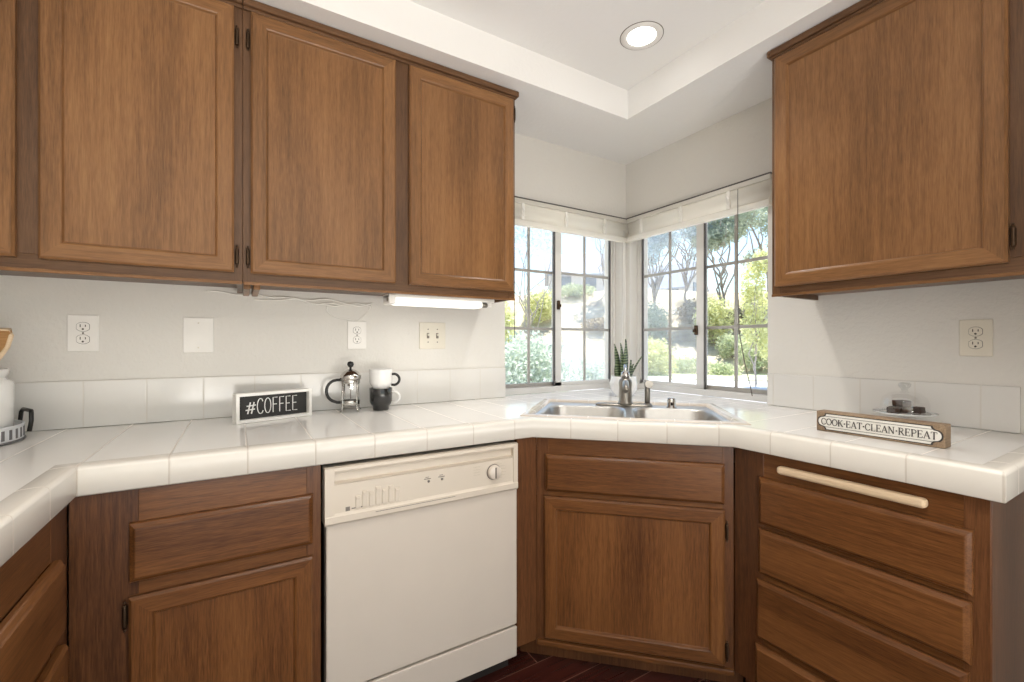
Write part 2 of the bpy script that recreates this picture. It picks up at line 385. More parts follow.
# ================================================================== COUNTERTOP
K = -1.77
front = [(-2.36, -3.4), (-2.36, -.64), (-1.13, -.64), (-.65, -1.12), (-.65, -1.735), (0, -1.735)]
def offset_path(path, d):
    """offset to the left of travel"""
    out = []
    for i, p in enumerate(path):
        p = Vector(p); 
        n0 = n1 = None
        if i > 0: t = (p-Vector(path[i-1])).normalized(); n0 = Vector((-t.y, t.x))
        if i < len(path)-1: t = (Vector(path[i+1])-p).normalized(); n1 = Vector((-t.y, t.x))
        if n0 is None: out.append(p+n1*d)
        elif n1 is None: out.append(p+n0*d)
        else:
            b = (n0+n1).normalized(); out.append(p+b*(d/b.dot(n0)))
    return out
ct = thing('countertop', 'white glazed tile worktop wrapping round the room under the windows', 'countertop', (-1.5, -.3, .914))
OFF[ct.name] = Vector((0, 0, 0))
ct.location = (0, 0, 0)
def UVc(u, v, z): return ((u+v)/math.sqrt(2), (v-u)/math.sqrt(2), z)      # corner frame: u along the diagonal front, v into the corner
SU, SV0, SV1 = .405, -1.185, -.665
hole = [UVc(-SU, SV0, 0), UVc(SU, SV0, 0), UVc(SU-.13, SV1, 0), UVc(-SU+.13, SV1, 0)]
hole = [UVc(-.405, -1.19, 0), UVc(.395, -1.19, 0), UVc(.375, -.66, 0), UVc(-.40, -.66, 0)]
inner = [tuple(p) for p in offset_path(front, .045)]
outer = [(p[0], p[1]) for p in inner[:-1]] + [(inner[-1][0]-.0, inner[-1][1])]
e_ = .001
outer = outer + [(0-e_, O0), (.059, O0+e_), (.059, O1-e_), (-e_, O1-e_), (-e_, -e_), (O1-e_, -e_), (O1-e_, .059), (O0+e_, .059), (O0+e_, -e_), (-2.999, -e_), (-2.999, -3.4)]
def top_with_hole(outer, hole, z, zb):
    bm = bmesh.new(); es = []
    for loop in (outer, hole):
        vs = [bm.verts.new((p[0], p[1], z)) for p in loop]
        for i in range(len(vs)): es.append(bm.edges.new((vs[i], vs[(i+1) % len(vs)])))
    bmesh.ops.triangle_fill(bm, use_beauty=True, use_dissolve=False, edges=es)
    fs = list(bm.faces); r = bmesh.ops.extrude_face_region(bm, geom=fs)
    for v in [g for g in r['geom'] if isinstance(g, bmesh.types.BMVert)]: v.co.z = zb
    m = MB(); m.bm.free(); m.bm = bm; return m
part('worktop_surface', top_with_hole(outer, [h[:2] for h in hole], .914, .884), M_CTOP, ct)
# bullnose edge tiles swept along the front
prof = [(.047, .884), (.047, .9145), (.040, .9165), (.020, .9175), (.009, .917), (.0025, .9135), (0, .906), (0, .851), (.003, .8475), (.008, .8465), (.022, .8465), (.024, .884)]
bm = bmesh.new(); uvl = bm.loops.layers.uv.new('UVMap')
starts = {0: 2.76 % P_, 1: 0, 2: P_-.138, 3: P_-.117, 4: P_-.10}
cols = [offset_path(front, d) for d, z in prof]
for si in range(len(front)-1):
    L_ = (Vector(front[si+1])-Vector(front[si])).length; dirv = (Vector(front[si+1])-Vector(front[si])).normalized()
    u0 = starts[si]
    if si == 0: u0 = (P_*30 - L_) % P_
    for k in range(len(prof)-1):
        a, b = cols[k][si], cols[k][si+1]; c, d = cols[k+1][si+1], cols[k+1][si]
        vs = [bm.verts.new((p.x, p.y, z)) for p, z in ((a, prof[k][1]), (b, prof[k][1]), (c, prof[k+1][1]), (d, prof[k+1][1]))]
        f = bm.faces.new(vs); f.smooth = True
        for lp, p in zip(f.loops, (a, b, c, d)): lp[uvl].uv = (u0+(p-Vector(front[si])).dot(dirv), 0.0)
bmesh.ops.remove_doubles(bm, verts=bm.verts, dist=1e-5)
for e in bm.edges:
    if len(e.link_faces) == 2 and e.link_faces[0].normal.dot(e.link_faces[1].normal) < .6: e.smooth = False
m = MB(); m.bm.free(); m.bm = bm
edge = part('bullnose_edge', m, M_CEDGE, ct)
# raised tile border round the sink
hv = [Vector(h[:2]) for h in hole]
rp = [(0, .909), (.0, .915), (.003, .918), (.022, .9205), (.034, .918), (.040, .906), (.040, .895)]
bm = bmesh.new(); uvl = bm.loops.layers.uv.new('UVMap'); n = 4
def off_closed(poly, d):
    out = []
    for i in range(len(poly)):
        p, a, b = poly[i], poly[i-1], poly[(i+1) % len(poly)]
        t0 = (p-a).normalized(); t1 = (b-p).normalized(); n0 = Vector((-t0.y, t0.x)); n1 = Vector((-t1.y, t1.x)); bb = (n0+n1).normalized()
        out.append(p+bb*(d/bb.dot(n0)))
    return out
cols = [off_closed(hv, d-.004) for d, z in rp]
for i in range(4):
    for k in range(len(rp)-1):
        j = (i+1) % 4; q = [(cols[k][i], rp[k][1]), (cols[k][j], rp[k][1]), (cols[k+1][j], rp[k+1][1]), (cols[k+1][i], rp[k+1][1])]
        f = bm.faces.new([bm.verts.new((p.x, p.y, z)) for p, z in q]); f.smooth = True
        dv = (hv[j]-hv[i]).normalized()
        for lp, (p, z) in zip(f.loops, q): lp[uvl].uv = (.05+(p-hv[i]).dot(dv), 0)
bmesh.ops.remove_doubles(bm, verts=bm.verts, dist=1e-5)
m = MB(); m.bm.free(); m.bm = bm
part('sink_border', m, tile('sink_border_tile', sr(226, 216, 204), GROUT, .152, (0,), (0,), True), ct)

# backsplashes
def splash(name, label, mat, rows, loc):
    t = thing(name, label, 'backsplash', loc); OFF[t.name] = Vector(loc)
    m = MB()
    for r in rows: m.box(*r, .003, 2)
    o = obj('tile_row', m, mat, None); o.parent = t; o.location = -Vector(loc); return t
splash('tile_backsplash', 'single row of cream square tiles behind the coffee things', M_BSA, [(-2.998, O0-.001, -.009, -.0005, .915, 1.070)], (-1.9, 0, .914))
splash('tile_backsplash', 'single row of cream square tiles behind the glass cake dome', M_BSB, [(-.009, -.0005, -1.643, O0-.001, .915, 1.058)], (0, -1.25, .914))

# ================================================================== CABINETS
def door_mb(x0, x1, z0, z1, y, fr=.052):
    """frame-and-panel door; y = plane of the cabinet face, door stands proud towards -y"""
    T_ = .019
    lv = [(0, 0), (0, -T_+.006), (.006, -T_), (fr-.010, -T_), (fr-.006, -T_+.002), (fr-.003, -T_+.008), (fr, -T_+.010)]
    m = MB(); vr = []
    for i, dy in lv:
        vr.append([m.bm.verts.new(p) for p in ((x0+i, y+dy, z0+i), (x1-i, y+dy, z0+i), (x1-i, y+dy, z1-i), (x0+i, y+dy, z1-i))])
    for a, b in zip(vr, vr[1:]):
        for k in range(4):
            f = m.bm.faces.new((a[k], a[(k+1) % 4], b[(k+1) % 4], b[k])); f.material_index = 1 if k in (0, 2) else 0
    f = m.bm.faces.new(vr[-1])
    m.bm.faces.remove(f)
    f = m.bm.faces.new(list(reversed(vr[0]))); return m
def panel_mb(x0, x1, z0, z1, y, fr=.052):
    return MB().box(x0+fr-.002, x1-fr+.002, y-.010, y-.002, z0+fr-.002, z1-fr+.002)
def drawer_mb(x0, x1, z0, z1, y):
    lv = [(0, 0), (0, -.009), (.002, -.012), (.009, -.017), (.0115, -.020), (.0135, -.0205)]
    m = MB(); vr = []
    for i, dy in lv:
        vr.append([m.bm.verts.new(p) for p in ((x0+i, y+dy, z0+i), (x1-i, y+dy, z0+i), (x1-i, y+dy, z1-i), (x0+i, y+dy, z1-i))])
    for a, b in zip(vr, vr[1:]):
        for k in range(4): m.bm.faces.new((a[k], a[(k+1) % 4], b[(k+1) % 4], b[k]))
    m.bm.faces.new(vr[-1]); m.bm.faces.new(list(reversed(vr[0]))); return m
def hinge(root, door, x, z, y):
    m = MB().box(x-.0055, x+.0055, y-.006, y+.0, z-.024, z+.024, .002, 1)
    m.lathe([(.004, -.027), (.0045, -.02), (.0045, .02), (.004, .027)], (x, y-.008, z), 10)
    for s in (-1, 1): m.lathe([(.0, .029), (.003, .031), (.003, .034), (0, .037)] if s > 0 else [(0, -.037), (.003, -.034), (.003, -.031), (0, -.029)], (x, y-.008, z), 8)
    part('hinge', m, M_HINGE, root, door)
def add_door(root, x0, x1, z0, z1, y, mats, hside=None, hz=(), gap=.004, label=None):
    d = part('door', door_mb(x0, x1, z0, z1, y), mats, root, None, label)
    part('panel', panel_mb(x0, x1, z0, z1, y), mats[0], root, d)
    for z in hz: hinge(root, d, (x0-.008) if hside == 'L' else (x1+.008), z, y)
    return d
UW = (W_UV, W_UX); LW = (W_LV, W_LX)

def upper(label, origin, rz, x0, x1, doors, zb=1.385, zt=2.262, name='wall_cabinet', endR=False, endL=False, cleat=None, trimx=None):
    t = run(name, label, 'cabinet', origin, rz, ((x0+x1)/2, -.16, zb))
    m = MB(); f = -.32
    m.box(x0, x1, f+.018, -.001, zb+.018, SZ-.006)               # carcass
    m.box(x0, x0+.016, f+.018, -.001, zb, zb+.02); m.box(x1-.016, x1, f+.018, -.001, zb, zb+.02)
    part('carcass', m, W_FU, t)
    st = .035
    for a, b in [(x0, x0+st), (x1-st, x1)] + [(a[1]-.02, b[0]+.02) for a, b in zip(doors, doors[1:])]:
        part('face_stile', MB().box(a, b, f, f+.018, zb if a == x0 or b == x1 else zb+.045, SZ-.006, .001, 1), W_FU, t)
    for za, zc in ((zb+.001, zb+.045), (2.225, SZ-.007)): part('face_rail', MB().box(x0+st-.001, x1-st+.001, f+.0005, f+.018, za, zc, .001, 1), W_UFX, t)
    m = MB(); tx0, tx1 = trimx or (x0, x1); m.box(tx0, tx1, f-.018, f+.002, SZ-.026, SZ-.002, .006, 3); m.box(tx0, tx1, f-.008, f+.002, SZ-.036, SZ-.025, .003, 2)
    if endR or endL:
        xe0, xe1 = (x1-.002, x1+.012) if endR else (x0-.012, x0+.002)
        m.box(xe0, xe1, f-.018, -.002, SZ-.026, SZ-.002, .005, 3)
    part('top_moulding', m, W_UFX, t)
    m = MB(); m.box(x0+.001, x1-.001, f-.006, f+.0, zb-.004, zb+.006, .002, 2); part('lower_lip', m, W_UX, t)
    for (a, b, z0, hs, hz) in doors: add_door(t, a, b, z0, zt, f, UW, hs, hz)
    if cleat is not None:
        m = MB()
        for c in cleat: part('cleat', MB().box(c-.010, c+.010, -.30, -.05, zb-.016, zb+.004, .004, 2), W_UX, t)
    return t
upper('brown oak wall cabinet at the far left of the photo, over the white canister', (0, 0, 0), 0, -2.985, -2.0403,
      [(-2.95, -2.548, 1.418, None, ()), (-2.505, -2.064, 1.418, 'R', (1.47, 2.17))])
upper('brown oak two-door wall cabinet over the french press and mugs, ending at the left window', (0, 0, 0), 0, -2.0397, -1.010,
      [(-2.018, -1.546, 1.418, 'L', (1.47, 2.17)), (-1.493, -1.024, 1.418, 'R', (2.20,))], endR=True, cleat=(-2.028, -2.000))
upper('brown oak wall cabinet with one wide door, right of the window', (0, 0, 0), -PI/2, 1.064, 2.28,
      [(1.080, 1.678, 1.404, 'R', (1.47, 2.17)), (1.735, 2.25, 1.404, None, ())], zb=1.372, endL=True)

def base(label, origin, rz, x0, x1, spec, name='base_cabinet', panelside=None, ztop=.846, toe=.085, stiles=None):
    """spec: list of ('drawer'|'door', x0,x1,z0,z1,hinge side, hinge zs)"""
    t = run(name, label, 'cabinet', origin, rz, ((x0+x1)/2, -.3, 0)); f = -.62
    F = spec['face'] if 'face' in spec else f
    m = MB(); back = spec.get('back', -.003)
    m.box(x0+.002, x1-.002, F+.019, back, toe, ztop-.04)
    m.box(x0+.002, x1-.002, F+.075, back, .001, toe+.01)
    part('carcass', m, W_FL, t)
    m = MB(); a0, a1 = spec['open']
    for a, b in ((x0, a0), (a1, x1)): part('face_stile', MB().box(a, b, F, F+.019, toe, ztop, .001, 1), W_FL, t)
    for za, zb_ in spec['rails']: part('face_rail', MB().box(a0-.001, a1+.001, F+.0005, F+.0185, za, zb_, .001, 1), W_LX, t)
    m = MB(); m.box(x0+.001, x1-.001, F+.06, F+.078, .0005, toe+.004); part('toe_kick', m, W_FL, t)
    for it in spec['fronts']:
        if it[0] == 'drawer': part('drawer_front', drawer_mb(it[1], it[2], it[3], it[4], F), W_LX, t)
        else: add_door(t, it[1], it[2], it[3], it[4], F, LW, it[5], it[6])
    return t
# base left of the dishwasher
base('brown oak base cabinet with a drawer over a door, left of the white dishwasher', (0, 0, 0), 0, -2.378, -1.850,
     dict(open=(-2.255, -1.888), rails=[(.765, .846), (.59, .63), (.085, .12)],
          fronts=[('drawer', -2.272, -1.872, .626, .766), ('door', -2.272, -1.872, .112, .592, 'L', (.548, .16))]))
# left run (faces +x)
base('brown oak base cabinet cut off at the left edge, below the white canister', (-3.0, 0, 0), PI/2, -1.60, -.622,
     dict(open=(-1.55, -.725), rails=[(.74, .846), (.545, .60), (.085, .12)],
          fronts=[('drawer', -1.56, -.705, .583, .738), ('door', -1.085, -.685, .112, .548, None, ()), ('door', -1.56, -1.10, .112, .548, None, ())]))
# filler stile between dishwasher and sink cabinet + diagonal sink cabinet, one box
FK = -1.72/math.sqrt(2)      # v of the diagonal face
uL, uR = (-1.10+.62)/math.sqrt(2), (-.62+1.10)/math.sqrt(2)
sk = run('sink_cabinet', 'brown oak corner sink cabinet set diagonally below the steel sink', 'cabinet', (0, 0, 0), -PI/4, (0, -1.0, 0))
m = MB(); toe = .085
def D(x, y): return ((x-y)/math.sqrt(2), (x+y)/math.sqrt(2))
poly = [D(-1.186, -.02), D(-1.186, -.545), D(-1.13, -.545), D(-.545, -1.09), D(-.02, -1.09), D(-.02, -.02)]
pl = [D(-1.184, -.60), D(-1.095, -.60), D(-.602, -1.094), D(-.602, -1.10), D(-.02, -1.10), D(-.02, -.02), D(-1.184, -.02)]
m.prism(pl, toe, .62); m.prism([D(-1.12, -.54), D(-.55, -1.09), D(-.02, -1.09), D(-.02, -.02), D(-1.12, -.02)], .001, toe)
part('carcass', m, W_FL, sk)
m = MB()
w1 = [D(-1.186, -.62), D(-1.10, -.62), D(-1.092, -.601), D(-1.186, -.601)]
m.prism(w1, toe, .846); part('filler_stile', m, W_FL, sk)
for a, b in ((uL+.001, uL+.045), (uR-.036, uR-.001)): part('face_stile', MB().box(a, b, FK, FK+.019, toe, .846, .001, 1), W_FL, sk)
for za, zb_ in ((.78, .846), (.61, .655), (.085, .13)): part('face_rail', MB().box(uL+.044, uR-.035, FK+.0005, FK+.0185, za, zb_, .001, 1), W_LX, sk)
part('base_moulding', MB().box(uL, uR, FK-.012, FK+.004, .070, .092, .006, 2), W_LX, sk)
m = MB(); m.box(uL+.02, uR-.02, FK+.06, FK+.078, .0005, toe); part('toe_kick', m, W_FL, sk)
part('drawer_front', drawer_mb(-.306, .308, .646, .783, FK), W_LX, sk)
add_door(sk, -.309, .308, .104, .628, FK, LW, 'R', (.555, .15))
# drawer stack on the right (faces -x)
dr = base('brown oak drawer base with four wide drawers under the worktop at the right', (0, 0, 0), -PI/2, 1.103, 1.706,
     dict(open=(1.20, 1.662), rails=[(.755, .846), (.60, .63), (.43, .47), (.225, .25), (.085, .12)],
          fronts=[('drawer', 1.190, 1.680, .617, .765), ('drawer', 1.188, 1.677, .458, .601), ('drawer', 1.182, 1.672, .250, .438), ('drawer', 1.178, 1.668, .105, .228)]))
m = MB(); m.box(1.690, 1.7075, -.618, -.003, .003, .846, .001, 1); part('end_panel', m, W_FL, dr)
# breadboard edge
bb = run('cutting_board', 'pale wooden rounded bar, edge of the pull-out board above the top right drawer', 'cutting board', (0, 0, 0), -PI/2, (1.43, -.64, .795))
m = MB(); m.box(1.252, 1.602, -.648, -.6195, .792, .816, .0115, 4); part('rounded_front', m, W_PALE, bb)

# ================================================================== DISHWASHER
dw = run('dishwasher', 'bisque white built-in dishwasher with a dial and a recessed handle strip', 'dishwasher', (0, 0, 0), 0, (-1.517, -.3, 0))
X0, X1 = -1.842, -1.190
m = MB(); m.box(X0+.01, X1-.01, -.58, -.02, .0, .80); part('tub_body', m, M_DARK, dw)
m = MB(); m.box(X0+.006, X1+.003, -.622, -.575, .172, .690, .006, 3); part('door', m, M_DW, dw)
m = MB()
# control panel with a recessed handle channel, profile swept along x
pr = [(-.58, .668), (-.634, .668), (-.640, .674), (-.640, .692), (-.637, .695), (-.634, .700), (-.634, .782), (-.636, .786), (-.620, .790), (-.618, .812), (-.638, .818), (-.640, .824), (-.638, .832), (-.630, .835), (-.58, .835)]
def band(xa, xb, pr): m.rings([[(xa, y, z) for y, z in pr], [(xb, y, z) for y, z in pr]], True, True, True, False)
band(X0+.026, X1-.022, pr)
solid = [(-.58, .668), (-.634, .668), (-.640, .674), (-.640, .692), (-.638, .695), (-.638, .832), (-.630, .835), (-.58, .835)]
band(X0, X0+.026, solid); band(X1-.022, X1-.004, solid)
cp = part('control_panel', m, M_DWP, dw)
m = MB(); m.lathe([(.0, .0), (.024, .0), (.025, -.003), (.023, -.016), (.021, -.018), (0, -.018)], (-1.292, -.634, .744), 40, 'Y'); 
kn = part('dial', m, M_DW, dw, cp)
m = MB(); m.lathe([(.0245, -.001), (.027, -.001), (.027, -.0035), (.0245, -.0035)], (-1.292, -.634, .744), 40, 'Y', cap=False); m.box(-1.2945, -1.2895, -.6545, -.651, .725, .763, .001, 1)
part('dial_ring', m, M_GREY, dw, kn)
# raised cycle keys: stepped blocks of differing height
for i in range(7):
    zt = (.742, .754, .748, .760, .750, .757, .746)[i]
    m = MB(); xx = -1.757+i*.0195; m.box(xx, xx+.015, -.6375, -.633, .705, zt, .0015, 1); m.box(xx+.002, xx+.013, -.6385, -.637, zt-.012, zt-.004, .001, 1)
    part('push_key', m, M_DWP, dw, cp)
for xl, xm in ((-1.530, -1.545), (-1.484, -1.497)):
    m = MB(); m.lathe([(0, 0), (.004, 0), (.004, -.0015), (0, -.0015)], (xl, -.6342, .749), 12, 'Y'); m.box(xm, xm+.022, -.6348, -.634, .756, .7585); m.box(xm+.004, xm+.016, -.6348, -.634, .7615, .7635)
    part('indicator_light', m, M_GREY, dw, cp)
m = MB()
for k in range(8):
    xx = -1.292+.042*math.cos(math.radians(75-k*21)); zz = .744+.03*math.sin(math.radians(75-k*21)); m.box(xx-.009, xx+.009, -.6347, -.634, zz-.0009, zz+.0009)
part('cycle_print', m, M_DWG, dw, cp)
m = MB()
for k in range(4): m.box(-1.369, -1.344, -.6347, -.634, .742+k*.009, .7436+k*.009)
part('option_print', m, M_DWG, dw, cp)
m = MB()
for k in range(9): m.box(-1.76+k*.021, -1.76+k*.021+.012, -.6347, -.634, .700, .7014)
part('key_print', m, M_DWG, dw, cp)
m = MB(); m.box(-1.785, -1.773, -.6350, -.634, .688+.014, .714, .0, 1); m.box(-1.768, -1.735, -.6348, -.634, .7055, .7085); part('maker_badge', m, M_GREY, dw, cp)
m = MB(); m.box(-1.70, -1.44, -.6412, -.6395, .6985-.013, .6868); part('vent_slot', m, M_GREY, dw, cp)
m = MB(); m.box(X0+.006, X1+.003, -.622, -.575, .055, .164, .005, 3); m.box(X0+.03, X1-.05, -.560, -.53, .0, .06, .003, 1); part('lower_panel', m, M_DW, dw)

# ================================================================== SINK (diagonal double bowl)
si = run('kitchen_sink', 'double-bowl stainless steel corner sink set in the white tile worktop', 'sink', (0, 0, 0), -PI/4, (0, -.95, .74))
def rrect(u0, u1, v0, v1, r, z, n=6):
    out = []
    for cx, cy, a0 in ((u1-r, v1-r, 0), (u0+r, v1-r, 90), (u0+r, v0+r, 180), (u1-r, v0+r, 270)):
        for k in range(n+1):
            a = math.radians(a0+90*k/n); out.append((cx+r*math.cos(a), cy+r*math.sin(a), z))
    return out
HU0, HU1, HV0, HV1 = -.372, .352, -1.158, -.688      # inside of the tile border
DZ = .9075
bowls = [(-.352, -.014, -1.142, -.800), (.014, .336, -1.142, -.800)]
bm = bmesh.new(); es = []
loops = [[(HU0-.006, HV0-.006), (HU1+.012, HV0-.006), (HU1-.004, HV1+.006), (HU0-.002, HV1+.006)]]
for b in bowls: loops.append([p[:2] for p in rrect(b[0], b[1], b[2], b[3], .075, 0)])
for lp in loops:
    vs = [bm.verts.new((p[0], p[1], DZ)) for p in lp]
    for i in range(len(vs)): es.append(bm.edges.new((vs[i], vs[(i+1) % len(vs)])))
bmesh.ops.triangle_fill(bm, use_beauty=True, edges=es)
m = MB(); m.bm.free(); m.bm = bm
for f in bm.faces:
    if f.normal.z < 0: f.normal_flip()
part('deck', m, M_SINK, si)
for b in bowls:
    m = MB(); rs = []
    for ins, z in ((-.002, DZ+.0006), (.003, DZ-.001), (.007, DZ-.008), (.014, DZ-.12), (.028, DZ-.165), (.06, DZ-.178), (.12, DZ-.180)):
        rs.append(rrect(b[0]+ins, b[1]-ins, b[2]+ins, b[3]-ins, max(.075-ins*.3, .03), z))
    m.rings(rs, True, False, True); bo = part('bowl', m, M_SINK, si)
    cu, cv = (b[0]+b[1])/2, (b[2]+b[3])/2
    m = MB().lathe([(.001, -.001), (.03, .002), (.042, .003), (.045, .001)], (cu, cv, DZ-.180), 24); part('drain', m, M_CHROME, si, bo)

def corner_thing(name, label, cat, u, v, z):
    p = UVc(u, v, z); return thing(name, label, cat, p, -PI/4)
DK = DZ+.0005
fa = corner_thing('kitchen_faucet', 'brushed steel single-post faucet on the sink deck in front of the plant', 'faucet', -.012, -.748, DK)
m = MB(); rs = [rrect(-.135, .115, -.026, .026, .025, 0), rrect(-.133, .113, -.024, .024, .024, .006), rrect(-.125, .105, -.018, .018, .018, .0095)]
m.rings(rs, True, True, True); obj('deck_plate', m, M_STEEL, fa)
m = MB(); m.lathe([(.036, .008), (.034, .014), (.0295, .022), (.0285, .08), (.030, .105), (.0275, .118), (.018, .126), (0, .128)], (0, 0, 0), 28); obj('post', m, M_STEEL, fa)
m = MB(); m.tube([(0, -.005, .085), (0, -.04, .10), (0, -.10, .112), (0, -.16, .108), (0, -.19, .098), (0, -.2, .085)], [.016, .0155, .014, .013, .013, .0125], 14); obj('spout', m, M_STEEL, fa)
m = MB(); m.lathe([(.020, .0), (.021, .012), (.017, .026), (.008, .032), (0, .033)], (0, 0, .127), 24); m.tube([(0, .0, .152), (.0, .02, .168), (0, .045, .180)], [.008, .007, .009], 10); obj('lever', m, M_CHROME, fa)
sp = corner_thing('side_sprayer', 'slim steel side sprayer standing right of the faucet', 'sprayer', .085, -.745, DK)
m = MB(); m.lathe([(.022, 0), (.022, .004), (.017, .010), (.013, .014)], (0, 0, 0), 20); obj('collar', m, M_STEEL, sp)
m = MB(); m.lathe([(.011, .010), (.0125, .03), (.0125, .075), (.011, .086)], (0, 0, 0), 18); obj('stem', m, M_STEEL, sp)
m = MB(); m.tube([(0, .006, .078), (0, .0, .092), (.003, -.012, .102), (.006, -.026, .102)], [.011, .015, .018, .0175], 16); obj('spray_head', m, M_STEEL, sp)
ag = corner_thing('air_gap', 'short chrome air gap cap right of the side sprayer', 'air gap', .185, -.775, DK)
m = MB(); m.lathe([(.022, 0), (.022, .003), (.0175, .006), (.0175, .036), (.016, .042), (0, .044)], (0, 0, 0), 24); obj('cap', m, M_CHROME, ag)
m = MB(); m.box(-.005, .005, -.0185, -.016, .012, .026, .001, 1); obj('vent_slot', m, M_DARK, ag)

# ================================================================== PLANT
pl = thing('potted_snake_plant', 'small snake plant in a faceted white pot behind the faucet', 'plant', (-.315, -.290, .9148))
m = MB(); N = 10; rs = []
for r, z, tw in ((.046, 0, 0), (.068, .035, .5), (.073, .07, 0), (.064, .106, .5)):
    rs.append([(r*math.cos(2*PI*(i+tw)/N), r*math.sin(2*PI*(i+tw)/N), z) for i in range(N)])
vr = [[m.bm.verts.new(p) for p in r] for r in rs]
for q, (a, b) in enumerate(zip(vr, vr[1:])):
    for i in range(N):
        j = (i+1) % N
        if q % 2 == 0: m.bm.faces.new((a[i], a[j], b[i])); m.bm.faces.new((a[j], b[j], b[i]))
        else: m.bm.faces.new((a[i], b[j], b[i])); m.bm.faces.new((a[i], a[j], b[j]))
m.bm.faces.new(list(reversed(vr[0])))
inn = [m.bm.verts.new((v.co.x*.88, v.co.y*.88, .106)) for v in vr[-1]]; dn = [m.bm.verts.new((v.co.x*.8, v.co.y*.8, .085)) for v in vr[-1]]
for i in range(N):
    j = (i+1) % N; m.bm.faces.new((vr[-1][i], vr[-1][j], inn[j], inn[i])); m.bm.faces.new((inn[i], inn[j], dn[j], dn[i]))
obj('pot', m, M_WHC, pl)
obj('soil', MB().lathe([(0, .086), (.05, .088), (.053, .084)], (0, 0, 0), 20), M_SOIL, pl)
ra = math.radians(58.6)
def snake(dx, h, lean, wd, ry):
    # dx offset to the right, lean to the right at the tip, ry depth offset
    rx, ryv = math.sin(ra), -math.cos(ra)
    m = MB(); n = 9; rs = []
    for k in range(n+1):
        s = k/n; o = dx+lean*s**1.4; z = .086+h*s
        wv = wd*(.75+.9*s-1.0*s*s) if s < .55 else wd*(.75+.9*.55-.55**2)*(1-((s-.55)/.45)**1.7)
        wv = max(wv, .0006)
        cx, cy = o*rx+ry*.52, o*ryv+ry*.85
        a = .35+dx*9+ .3*s
        ux, uy = math.cos(a+math.radians(-31)), math.sin(a+math.radians(-31)); px_, py_ = -uy, ux
        rs.append([(cx-ux*wv, cy-uy*wv, z), (cx+px_*.004, cy+py_*.004, z), (cx+ux*wv, cy+uy*wv, z), (cx+px_*.0075, cy+py_*.0075, z)])
    m.rings(rs, True, True, True); obj('leaf', m, M_SNAKE, pl)
for a in ((-.030, .120, -.008, .016, .0), (-.020, .190, -.024, .017, .012), (-.010, .150, .0, .012, -.012), (.004, .195, -.012, .016, .022), (.010, .215, .004, .019, .0), (.030, .105, .010, .011, -.01), (.034, .125, .070, .014, .008), (.020, .085, .03, .010, -.02), (-.034, .09, -.004, .012, .015)): snake(*a)

# ================================================================== BLINDS
def blind(name_label, rz, mirror, wand_x, wand_z0):
    t = thing('window_blind', name_label, 'blind', (0, 0, 0), rz); OFF[t.name] = Vector((0, 0, 0))
    a, b = O0-.03, (-.040 if mirror else -.002)
    X = (lambda p, q: (p, q)) if not mirror else (lambda p, q: (-q, -p))
    A_, B_ = X(a, b)
    m = MB().box(A_, B_, -.038, -.001, 1.926, 1.949, .004, 2); obj('headrail', m, M_BLIND, t)
    m = MB().box(A_, B_, -.034, -.001, 1.9495, 1.9565); obj('shadow_gap_strip', m, M_SEAL, t)  # dark strip painted in as the shadow gap above the headrail
    m = MB(); pr = []
    for k in range(13): q = k/12; pr.append((-.026-.007*math.sin(q*PI*2.2+.3)-.004*q, 1.927-.090*q))
    back = [(y+.022, z) for y, z in reversed(pr)]; pr = pr+back
    m.rings([[(A_+.004, y, z) for y, z in pr], [(B_-.004, y, z) for y, z in pr]], True, True, True, True); obj('gathered_slats', m, M_BLIND, t)
    m = MB().box(A_+.003, B_-.003, -.036, -.004, 1.812, 1.838, .004, 2); obj('bottom_rail', m, M_BLIND, t)
    for fx in (.13, .45, .77):
        p = A_+(B_-A_)*fx; m = MB().box(p-.009, p+.009, -.040, -.028, 1.840, 1.925, .001, 1)
        m.tube([(p-.008, -.041, 1.90), (p+.006, -.044, 1.885), (p-.004, -.042, 1.87), (p+.007, -.041, 1.855)], .003, 6)
        obj('ladder_tape', m, M_CORD, t)
    m = MB(); wx = wand_x if not mirror else -wand_x
    m.tube([(wx, -.042, 1.92), (wx+.001, -.044, 1.6), (wx+.002, -.042, wand_z0)], .0017, 8); obj('tilt_wand', m, M_DCORD if wand_x < -.75 or mirror else M_CORD, t)
    if not mirror:
        m = MB(); m.tube([(-.052, -.03, 1.88), (-.058, -.036, 1.5), (-.075, -.04, 1.2), (-.083, -.04, 1.02)], .0022, 6); m.tube([(-.048, -.03, 1.88), (-.046, -.036, 1.5), (-.058, -.04, 1.1)], .0022, 6)
        m.lathe([(.002, .025), (.006, .02), (.007, 0), (.003, -.004)], (-.083, -.04, 1.0), 10)
        obj('lift_cord', m, M_CORD, t)
    else:
        m = MB(); m.tube([(-wand_x+.0, -.038, 1.40), (-wand_x+.004, -.038, 1.25), (-wand_x+.03, -.036, 1.10), (-wand_x+.055, -.034, 1.0), (-wand_x+.065, -.034, .95)], .0022, 6); obj('lift_cord', m, M_DCORD, t)
    return t
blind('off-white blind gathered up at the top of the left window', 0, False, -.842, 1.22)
blind('off-white blind gathered up at the top of the right window', -PI/2, True, -.755, 1.36)

